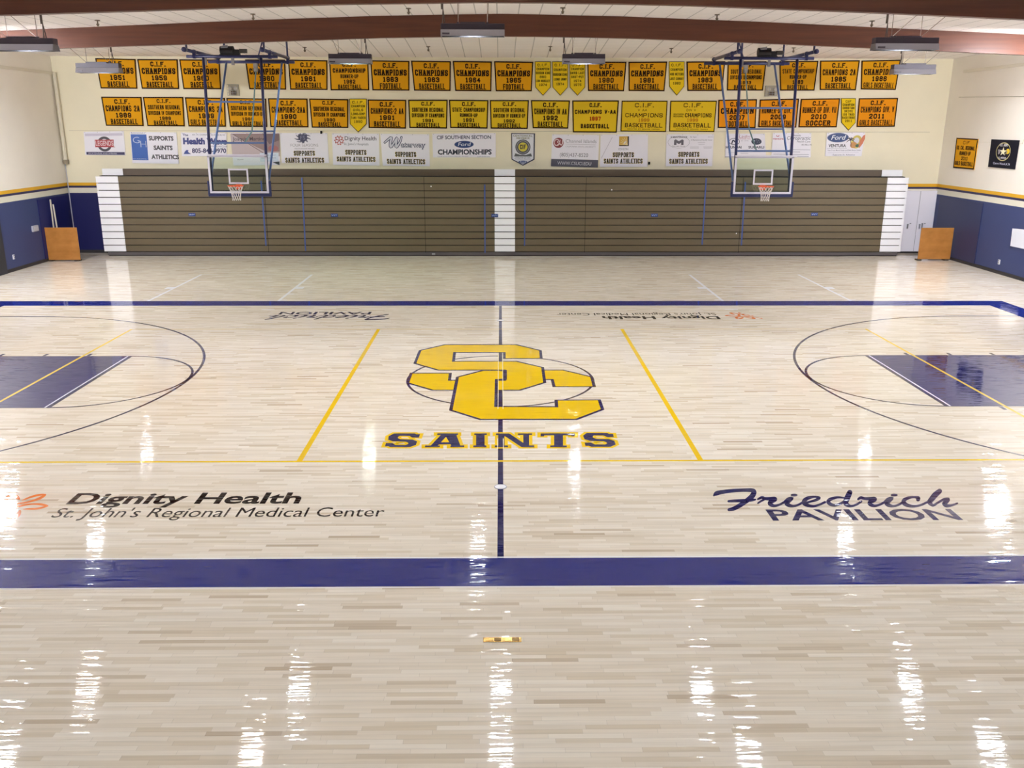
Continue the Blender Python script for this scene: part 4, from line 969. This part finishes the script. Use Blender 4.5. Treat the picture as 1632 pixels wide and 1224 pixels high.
MB().tube((0, 0, 0), tuple(a-b), 0.0045, 6).build('rod', M_pipe, r); MB().tube((-.012, 0, -.02), (-.012, -0.05, .12), .012, 6).build('hook', M_pipe, r)

for q0, q1, lab in (((1528, 155), (1634, 153.5), 'thin bare wire along the right wall above the banners'),):
    a, b = onX(*q0, XR-.02), onX(*q1, XR-.02)
    tag(MB().tube(a, b, .007, 5).build('wall_wire', mat('grey cord', (150, 142, 118), .6), origin=tuple(a)), lab, 'wire')
# ------------------------------------------------------------------ right wall paper, left wall box
M_paper = mat('white paper', (232, 234, 244), .6)
W3 = [onX(x, y, XR-.035) for x, y in ((1613.5, 364), (1640, 366.5), (1640, 398.5), (1610, 392))]
mb = MB(); fr = [(XR-.035, p[1], p[2]) for p in W3]; bk = [(XR-.031, p[1], p[2]) for p in W3]; mb.hexa(fr+bk)
pp = mb.build('poster', M_paper, origin=tuple(W3[3])); tag(pp, 'white paper poster on the blue right wall at the picture edge', 'poster')
q = Panel(lambda u, v, l: (XR-.037, W3[0][1]-u-W3[3][1], W3[0][2]-v-W3[3][2]), vinyl)
for k in range(5): q.line((.75, .15+k*.1), (1.05, .15+k*.1), .02, (176, 180, 200), 1)
o = MB().box(XL+.0, XL+.06, onX(61, 364, XL)[1]-.0, onX(61, 364, XL)[1]+.0, 0, 0)
ya, yb2 = onX(52, 364, XL+.05)[1], onX(61, 364, XL+.05)[1]; za, zb_ = onX(56, 369, XL+.05)[2], onX(56, 359.5, XL+.05)[2]
c = thing('wall_box', 'small grey electrical box on the blue left wall', 'electrical box', (XL+.002, ya, za))
MB().box(0, .07, 0, yb2-ya, 0, zb_-za).build('box_body', mat('grey enamel', (176, 176, 186), .5), c, bevel=.01)
MB().box(.07, .078, .05, yb2-ya-.05, .03, zb_-za-.03).build('box_cover', mat('light grey enamel', (196, 196, 204), .5), c)
for x, y, X, lab in ((21, 409.5, XL, 'small white outlet low on the left wall'), (1593, 417.5, XR, 'small white outlet low on the right wall')):
    a = onX(x, y, X); s = 1 if X < 0 else -1
    c = thing('wall_outlet', lab, 'outlet', (X+s*.002, a[1], a[2])); MB().box(min(0, s*.03), max(0, s*.03), -.05, .05, -.08, .08).build('cover_plate', M_disc, c, bevel=.006)
    MB().box(min(s*.03, s*.034), max(s*.03, s*.034), -.02, .02, -.05, -.01).box(min(s*.03, s*.034), max(s*.03, s*.034), -.02, .02, .02, .06).build('socket', M_gap, c)

# ------------------------------------------------------------------ plywood boards in the corners, poles
def plyboard(xa_, xb2, y0, h, lab, feet):
    c = thing('plywood_board', lab, 'board', (xa_, y0, 0))
    W_ = xb2-xa_
    MB().box(0, W_, 0, .035, .05, h).build('panel', M_ply, c, bevel=.006)
    MB().box(0.05, W_-.05, .035, .10, .05, .14).box(0.05, W_-.05, .035, .08, h-.12, h-.03).build('rear_batten', M_ply, c)
    for x in (.1, W_-.1):
        MB().box(x-.12, x+.04, -.03, .22, 0.0, .05).build('foot', mat('dark foot rubber', (70, 56, 44), .7), c, bevel=.01)
    return c
a0, a1 = onZ(74.5, 416), onZ(127, 417)
plyboard(XL+.04, float(a1[0]), 15.95, float(onY(95, 363, 15.9)[2]), 'square plywood board standing by the left wall in front of two poles', 0)
b0, b1 = onZ(1461.5, 415), onZ(1514.5, 415.5)
plyboard(float(b0[0]), float(b1[0]), float((b0[1]+b1[1])/2), float(onY(1490, 363, b0[1])[2]), 'square plywood board standing by the right wall beside white doors', 0)
M_pole = mat('off white pole', (206, 198, 180), .5)
for (x0, y0), (x1, y1), lab in (((80, 318), (92, 414), 'taller pale pole leaning behind the left plywood board'), ((84.5, 325.5), (99, 413), 'shorter pale pole leaning behind the left plywood board')):
    t_ = onX(x0, y0, XL+.08); xb3 = XL+.55+(.12 if x0 > 82 else 0)
    bt = onY(x1, y1, 16.42 if x0 < 82 else 16.36); bt[0] = max(bt[0], XL+.1)
    tp = onY(x0, y0, 16.48 if x0 < 82 else 16.42)
    tag(MB().tube((bt[0], bt[1], 0.02), (max(tp[0], XL+.06), tp[1], tp[2]), .028, 10).build('pole', M_pole, origin=(bt[0], bt[1], 0)), lab, 'pole', 'leaning poles')

# ------------------------------------------------------------------ suspended side hoops
M_navy = mat('navy enamel tube', (40, 44, 92), .35); M_tubeb = mat('blue enamel tube', (92, 118, 172), .28, .2); M_blk = mat('black motor', (30, 28, 32), .5)
M_wf = mat('white board frame', (228, 226, 240), .4); M_rim = mat('orange rim', (236, 96, 48), .4); M_net = mat('white net', (226, 220, 216), .8)
M_glass = glass_mat(); M_padn = mat('navy edge pad', (34, 42, 88), .6)
def hoop(cx, s, lab):
    """s=+1: left unit, s=-1: mirrored unit on the right; frame steps toward the hall centre as it goes back"""
    YA, YB, YG = 11.55, 13.9, 11.2
    zA = 6.80
    c = thing('suspended_hoop', lab, 'basketball hoop', (cx, YG, 2.75), 'ceiling hung practice hoops')
    def T(x, y, z): return (x, y-YG, z-2.75)
    # glass board with white border, target square, pad
    bw, zb0, zb1 = .905, 2.80, 3.965
    MB().box(-bw+.03, bw-.03, -.006, .006, zb0-2.75+.03, zb1-2.75-.03).build('glass_panel', M_glass, c)
    def frame(x0, x1, z0, z1, t, y0, y1):
        return MB().box(x0, x1, y0, y1, z0, z0+t).box(x0, x1, y0, y1, z1-t, z1).box(x0, x0+t, y0, y1, z0+t, z1-t).box(x1-t, x1, y0, y1, z0+t, z1-t)
    frame(-bw, bw, zb0-2.75, zb1-2.75, .06, -.02, .02).box(-bw, bw, -.02, .02, zb1-2.75-.085, zb1-2.75-.05).build('board_frame', M_wf, c)
    frame(-.305, .305, .33, .79, .05, -.010, -.0065).build('target_square', M_wf, c)
    q = MB().box(-bw-.06, bw+.06, -.03, .05, -.05, .045).box(-bw-.065, -bw-.003, -.03, .05, .0, .42).box(bw+.003, bw+.065, -.03, .05, .0, .42)
    q.build('edge_pad', M_padn, c, bevel=.012)
    # rim, bracket, net
    ry = -.39; rz = 3.05-2.75
    rim = MB().torus((0, ry, rz), .2286, .012, 32, 8).build('rim', M_rim, c, smooth=True)
    MB().hexa([(-.09, -.02, rz-.13), (.09, -.02, rz-.13), (.09, -.006, rz-.13), (-.09, -.006, rz-.13), (-.09, -.02, rz+.02), (.09, -.02, rz+.02), (.09, -.006, rz+.02), (-.09, -.006, rz+.02)]).hexa([(-.07, -.19, rz-.02), (.07, -.19, rz-.02), (.07, -.02, rz-.10), (-.07, -.02, rz-.10), (-.07, -.19, rz+.012), (.07, -.19, rz+.012), (.07, -.02, rz+.012), (-.07, -.02, rz+.012)]).build('rim_bracket', M_rim, c)
    mb = MB(); levels = [(0, .225), (.09, .19), (.18, .155), (.27, .13), (.36, .125), (.44, .12)]; n = 12
    for k in range(n):
        for (d0, r0), (d1, r1), i in zip(levels, levels[1:], range(9)):
            A = 2*math.pi*(k+.5*(i % 2))/n
            for sg in (-.5, .5):
                B = A+2*math.pi*sg/n; mb.tube((r0*math.cos(A), ry+r0*math.sin(A), rz-d0), (r1*math.cos(B), ry+r1*math.sin(B), rz-d1), .0065, 4, cap=False)
    mb.build('net', M_net, c)
    # vertical masts (behind the board), crossbars
    mx = .86
    for x in (-mx, mx): MB().tube(T(x, YA-.30, 2.86), T(x, YA-.0, zA), .045, 10).build('mast', M_navy, c, smooth=True)
    zc1 = 4.30 if s > 0 else 4.09
    f = lambda z: YA-.30+.30*(z-2.86)/(zA-2.86)
    for z in (zc1, 5.5 if s > 0 else 5.36): MB().tube(T(-mx, f(z), z), T(mx, f(z), z), .028, 8).build('crossbar', M_tubeb, c)
    # rear braces from the back rail down to the foot of the masts
    def back(x, z): t = (z-3.2)/(zA-3.2); return (x, f(3.2)+(YB-f(3.2))*t, z)
    for x in (-.90, .90):
        MB().tube(T(x, f(3.2)+.04, 3.2), T(x+.04*s, YB, zA), .034, 10).build('rear_brace', M_tubeb, c, smooth=True)
    zc2 = 4.64 if s > 0 else 4.74
    q0 = back(-.9, zc2); MB().tube(T(-.9, q0[1], zc2), T(.9, q0[1], zc2), .026, 8).build('rear_crossbar', M_tubeb, c)
    # jack strut
    MB().tube(T(.22*s, f(zc1), zc1), T(.22*s, q0[1], zc2), .022, 8).tube(T(.22*s, q0[1], zc2), T(.1*s, YB-.1, zA-.25), .022, 8).build('strut', mat('green grey strut', (104, 136, 136), .4), c)
    MB().tube(T(.1*s-.05, YB-.1, zA-.22), T(.1*s+.05, YB-.1, zA-.22), .09, 14).box(.1*s-.06, .1*s+.06, YB-.16-YG, YB-.04-YG, zA-.22-2.75, zA-.05-2.75).build('pulley', mat('grey pulley', (150, 146, 140), .5), c)
    # rails
    MB().tube(T(-1.36, YA, zA), T(1.36, YA, zA), .048, 10).build('front_rail', M_navy, c, smooth=True)
    MB().tube(T(-1.45, YB, zA), T(1.35, YB, zA), .048, 10).build('back_rail', M_navy, c, smooth=True)
    # side pipes running front to back just above the rails
    for x in (-1.13, 1.13):
        MB().tube(T(x, YB-3.2, zA+.13), T(x, YB+.15, zA+.13), .05, 10).tube(T(x, YB-3.25, zA+.13), T(x, YB-3.12, zA+.13), .07, 10).tube(T(x, YA-.05, zA+.13), T(x, YA+.05, zA+.13), .065, 10).tube(T(x, YB-.05, zA+.13), T(x, YB+.05, zA+.13), .065, 10).build('side_pipe', M_navy, c, smooth=True)
        for yy in (YA, YB): MB().box(x-.04, x+.04, yy-.05-YG, yy+.05-YG, zA-.06-2.75, zA+.12-2.75).build('rail_clamp', M_navy, c)
    # hangers
    for x, yy in ((-.55, 12.7), (1.13, YB), (-1.13, YB-3.0), (1.13, YB-3.0)):
        zt = ceil_z(cx+x, yy)
        if yy < 10.95: zt = interp(BOTC, cx+x)
        MB().tube(T(x, yy, zA+.1), T(x, yy, zt), .032, 8).build('hanger', M_navy, c)
    MB().tube(T(.55*s, 12.4, zA+.02), T(.9*s, 12.2, ceil_z(cx+.9*s, 12.2)), .02, 8).tube(T(.55*s, 12.4, zA+.02), T(.3*s, YB, zA), .02, 8).build('diagonal_hanger', M_navy, c)
    # winch
    w0 = bpy.data.objects.new('winch', None)
    wm = MB().tube(T(-.34, YA+.05, zA+.17), T(.04, YA+.05, zA+.17), .13, 18).box(.02, .22, YA-.04-YG, YA+.14-YG, zA+.05-2.75, zA+.2-2.75).box(-.36, .24, YA-.06-YG, YA+.12-YG, zA+.03-2.75, zA+.06-2.75).build('winch', M_blk, c)
    MB().box(.22, .44, YA+.02-YG, YA+.10-YG, zA+.1-2.75, zA+.22-2.75).build('gearbox', mat('grey gearbox', (92, 90, 88), .5), wm)
    MB().tube(T(-.30, YA-.02, zA+.25), T(-.1, YA-.02, zA+.28), .05, 10).build('winch_drum', M_steel, wm)
    for x in (-.82, .0): MB().box(x-.03, x+.05, YA-.03-YG, YA+.03-YG, zA-.24-2.75, zA-2.75).build('bracket', M_steel, c)
    return c
hoop(-8.05, 1, 'practice hoop with glass board hanging from the ceiling on the left')
hoop(8.14, -1, 'practice hoop with glass board hanging from the ceiling on the right')

# ------------------------------------------------------------------ emergency lights
for x0, x1, y0, y1, lab in ((363.5, 382, 135, 152.5, 'caged emergency light on the back wall, behind the left hoop frame'), (1219.5, 1238.5, 137, 153.5, 'caged emergency light on the back wall, behind the right hoop frame')):
    a, b = onY(x0, y0, YW-.01), onY(x1, y1, YW-.01)
    c = thing('emergency_light', lab, 'emergency light', (a[0], YW, b[2])); W_, H_ = b[0]-a[0], a[2]-b[2]
    MB().box(0, W_, -.03, -.004, 0, H_).build('back_plate', mat('clear guard plate', (176, 168, 146), .4), c, bevel=.01)
    MB().box(W_*.3, W_*.7, -.14, -.03, H_*.08, H_*.42).build('battery_box', mat('brown box', (92, 76, 62), .5), c, bevel=.01)
    for x in (.24, .76): MB().tube((W_*x, -.05, H_*.7), (W_*x, -.16, H_*.66), .05, 12, .065).build('lamp_head', mat('pale lamp head', (206, 200, 186), .3), c)
    mb = MB()
    for k in range(5): t = k/4; mb.tube((W_*t, -.2, 0), (W_*t, -.2, H_), .005, 4).tube((0, -.2, H_*t), (W_, -.2, H_*t), .005, 4)
    for X, Z in ((0, 0), (W_, 0), (0, H_), (W_, H_)): mb.tube((X, -.2, Z), (X, -.01, Z), .005, 4)
    mb.build('wire_guard', M_steel, c)

# ------------------------------------------------------------------ sprinkler heads
M_spr = mat('sprinkler brass', (110, 98, 84), .5, .4)
SPR = [(155, 35, 0, 'just above the far left hanging light'), (403, 25, 0, 'above the left hoop frame, between the beams'), (651, 16, 0, 'left of the middle near light, between the beams'), (897, 15, 0, 'right of the middle near light, between the beams'), (1143, 26, 0, 'above the right hoop frame, between the beams'), (1390, 36, 0, 'beside the cable of the near right light'),
       (485.5, 78, 1, 'above the 1961 banner'), (682.5, 77, 1, 'above the 1963 basketball banner'), (877, 77, 1, 'above the group of three pennants'), (1070, 80, 1, 'above the lone pennant of the upper row'), (1265, 79, 1, 'above the state runner-up banner of 1983')]
for x, y, k, lab in SPR:
    yy = 8.6 if k == 0 else 15.0
    for _ in range(8):
        a = onY(x, y-3, yy); dz = ceil_z(a[0], yy)-a[2]; yy -= dz/((a[2]-CAMH)/(yy-CAMY)+.0001)*-.5
        yy = min(max(yy, YB1+1), YW-.5)
    zt = ceil_z(a[0], yy)
    c = thing('sprinkler_head', 'small sprinkler head on the ceiling '+lab, 'sprinkler', (a[0], yy, zt), 'ceiling sprinklers')
    MB().tube((0, 0, 0), (0, 0, -.10), .02, 8).build('stem', M_spr, c); MB().tube((0, 0, 0), (0, 0, -.02), .07, 12).build('escutcheon', M_spr, c)
    MB().tube((0, 0, -.10), (0, 0, -.16), .045, 10, .02).build('deflector', M_spr, c)

# ------------------------------------------------------------------ hanging bay lights
M_hous = mat('dark lamp housing', (58, 50, 62), .5); M_refl = mat('aluminium reflector', (150, 148, 156), .35, .6); M_baf = mat('dark grey inner baffle', (26, 26, 30), .6); M_cab = mat('lamp cable', (70, 58, 50), .6); M_wire = mat('thin wire', (120, 104, 92), .5)
def lens_mat(nm, col, st): return mat(nm, (220, 220, 225), .4, emit=col, es=st)
LW = (0.86, 0.92, 1.0)
LENS = {'f': lens_mat('far lens', LW, LAMP_POWER*1.6), 'h': lens_mat('overhead lens', LW, LAMP_POWER*1.0), 'w': lens_mat('cool white lens', LW, LAMP_POWER), 'g': lens_mat('greenish lens', (0.76, 1.0, 0.82), LAMP_POWER*1.6), 'p': lens_mat('pinkish lens', (1.0, 0.90, 0.88), LAMP_POWER*.7), 'd': lens_mat('dim lens', LW, LAMP_POWER*1.0), 'x': lens_mat('bright lens', (0.92, 0.93, 1.0), LAMP_POWER*4.6)}
UPL = lens_mat('vent light', LW, LAMP_POWER*.16)  # glow added on top of the fixtures to brighten the ceiling
def lamp(x, y, z, lab, kind='w', skew=0, L_=1.34, hid=False):
    c = thing('bay_light', lab, 'hanging light', (x, y, z), 'hanging bay lights'); h = L_/2
    MB().box(-h, h, -.13, .13, .03, .17).box(-h+.002, h-.002, -.137, .137, .018, .034).build('housing', M_hous, c, bevel=.012)
    q = MB()
    t, bw = .14, .20
    for s_, m_ in ((1, M_refl), (0, M_baf)) if kind != 'x' else ():  # dark inner baffle is added to cut the lens glare seen from below
        o_ = 0.0 if s_ else .012
        q = MB()
        for sy in (-1, 1):
            y0, y1 = sorted((sy*(bw-o_), sy*(bw-o_-.011))); y2, y3 = sorted((sy*(t-o_), sy*(t-o_-.011)))
            q.hexa([(-h+o_, y0, -.12), (h-o_, y0, -.12), (h-o_, y1, -.12), (-h+o_, y1, -.12), (-h+o_, y2, .03-o_), (h-o_, y2, .03-o_), (h-o_, y3, .03-o_), (-h+o_, y3, .03-o_)])
        for sx in (-1, 1):
            x0, x1 = sorted((sx*(h-o_), sx*(h-o_-.011)))
            q.hexa([(x0, -bw+.02, -.12), (x1, -bw+.02, -.12), (x1, bw-.02, -.12), (x0, bw-.02, -.12), (x0, -t+.02, .03-o_), (x1, -t+.02, .03-o_), (x1, t-.02, .03-o_), (x0, t-.02, .03-o_)])
        q.build('reflector' if s_ else 'baffle', m_, c)
    if kind == 'x':
        MB().box(-h, h, -.24, .24, .0, .018).build('reflector', M_refl, c)  # top plate added to keep this lamp's light off the ceiling
        MB().box(-.28, .28, -.12, .12, -.13, -.005).build('lens', LENS[kind], c, bevel=.02)
    else: MB().box(-.21, .21, -.13, .13, -.03, -.005).build('lens', LENS[kind], c, bevel=.01)
    MB().box(-h+.04, -h+.22, -.196, -.178, -.085, -.045).build('name_plate', mat('dark plate', (74, 68, 78), .5), c)
    MB().box(-.25, .25, -.08, .08, .165, .178).build('vent_slot', UPL if kind != 'd' else M_hous, c)
    MB().box(-.3, .3, -.13, -.12, .168, .205).box(-.3, .3, .12, .13, .168, .205).box(-.3, -.29, -.12, .12, .168, .205).box(.29, .3, -.12, .12, .168, .205).build('vent_shield', M_hous, c)  # lips added to hide the top glow from below
    zt = min(ceil_z(x-L_/2, y), ceil_z(x+L_/2, y))-z-.015
    s2 = 1 if skew >= 0 else -1
    if hid: skew = 0.0; zt -= .04
    for xx in (-.36, .36):
        MB().tube((xx, 0, .16), (xx, 0, zt), .008, 5).build('suspension_wire', M_wire, c)
        MB().tube((xx, 0, .18), (xx+skew*.75, 0, (zt if hid else ceil_z(x+xx+skew*.75, y)-z-.015)), .008, 5).build('suspension_wire', M_wire, c)
        MB().box(xx-.03, xx+.03, -.03, .03, .17, .21).build('eye_bracket', M_hous, c)
    cx_ = -h*.95 if skew >= 0 else h*.72
    if abs(skew) > 0.9: cx_ = -s2*h*.65
    MB().tube((cx_, 0, .5), (cx_, 0, zt), .03, 8).tube((cx_, 0, .15), (cx_+.02, 0, .5), .012, 6).tube((cx_+.06, .02, .16), (cx_+.01, 0, .6), .012, 6).build('power_cable', M_cab, c)
    return c
def lamp_at(px, py, Y, lab, kind='w', skew=0, L_=1.34):
    a = onY(px, py, Y); return lamp(float(a[0]), Y, float(a[2]), lab, kind, skew, L_)
YR2, YR1 = 12.9, 6.4
lamp_at(158, 110, YR2, 'far hanging light in front of the 1951 banner', 'd', -1)
lamp_at(558.5, 95.5, YR2, 'far hanging light in front of the 1962 banner', 'g', -.35)
lamp_at(930, 95.5, YR2, 'far hanging light in front of the pennants and 1980 banner', 'f', .1)
lamp_at(1455, 112, YR2, 'far hanging light just right of the 1986 banner', 'f', 1)
lamp_at(753.5, 50, YR1, 'near hanging light at the top middle of the view', 'w', .05, 1.56)
lamp_at(38, 73, YR1, 'near hanging light cut off at the upper left edge', 'w', -1, 1.56)
lamp_at(1442, 72, YR1, 'near hanging light at the upper right, below the nearest beam', 'w', 1, 1.56)
lamp(-15.2, 8.3, 6.6, 'hanging light beyond the left picture edge, washing the left wall', 'x', -.6)
lamp(15.4, 8.3, 6.6, 'hanging light beyond the right picture edge, washing the right wall', 'x', .6)
for y, xs_, kinds in ((0.2, (-9.2, -4.5, 0, 4.5, 9.2), 'phhhh'), (-1.9, (-9.9, -5.0, 0.0, 5.0, 9.9), 'hphhh'), (-7.0, (-12.5, -4.6, 4.6, 12.5), 'hhhh'), (-13.0, (-9.2, 0, 9.2), 'hhh')):
    for x, kd in zip(xs_, kinds):
        side = 'far left' if x < -13 else 'left' if x < -9 else 'mid left' if x < -1 else 'centre' if x < 1 else 'mid right' if x < 9 else 'right' if x < 13 else 'far right'
        lamp(x, y, min(7.3, interp(TOPC, abs(x))-.42), 'overhead hanging light, %s, %s' % (side, {0.2: 'over the centre court', -1.9: 'over the near half of the court', -7.0: 'over the near sideline', -13.0: 'beside the viewing place'}[y]), kd, .3 if x > 0 else -.3, hid=True)
print('objects', len(bpy.data.objects))
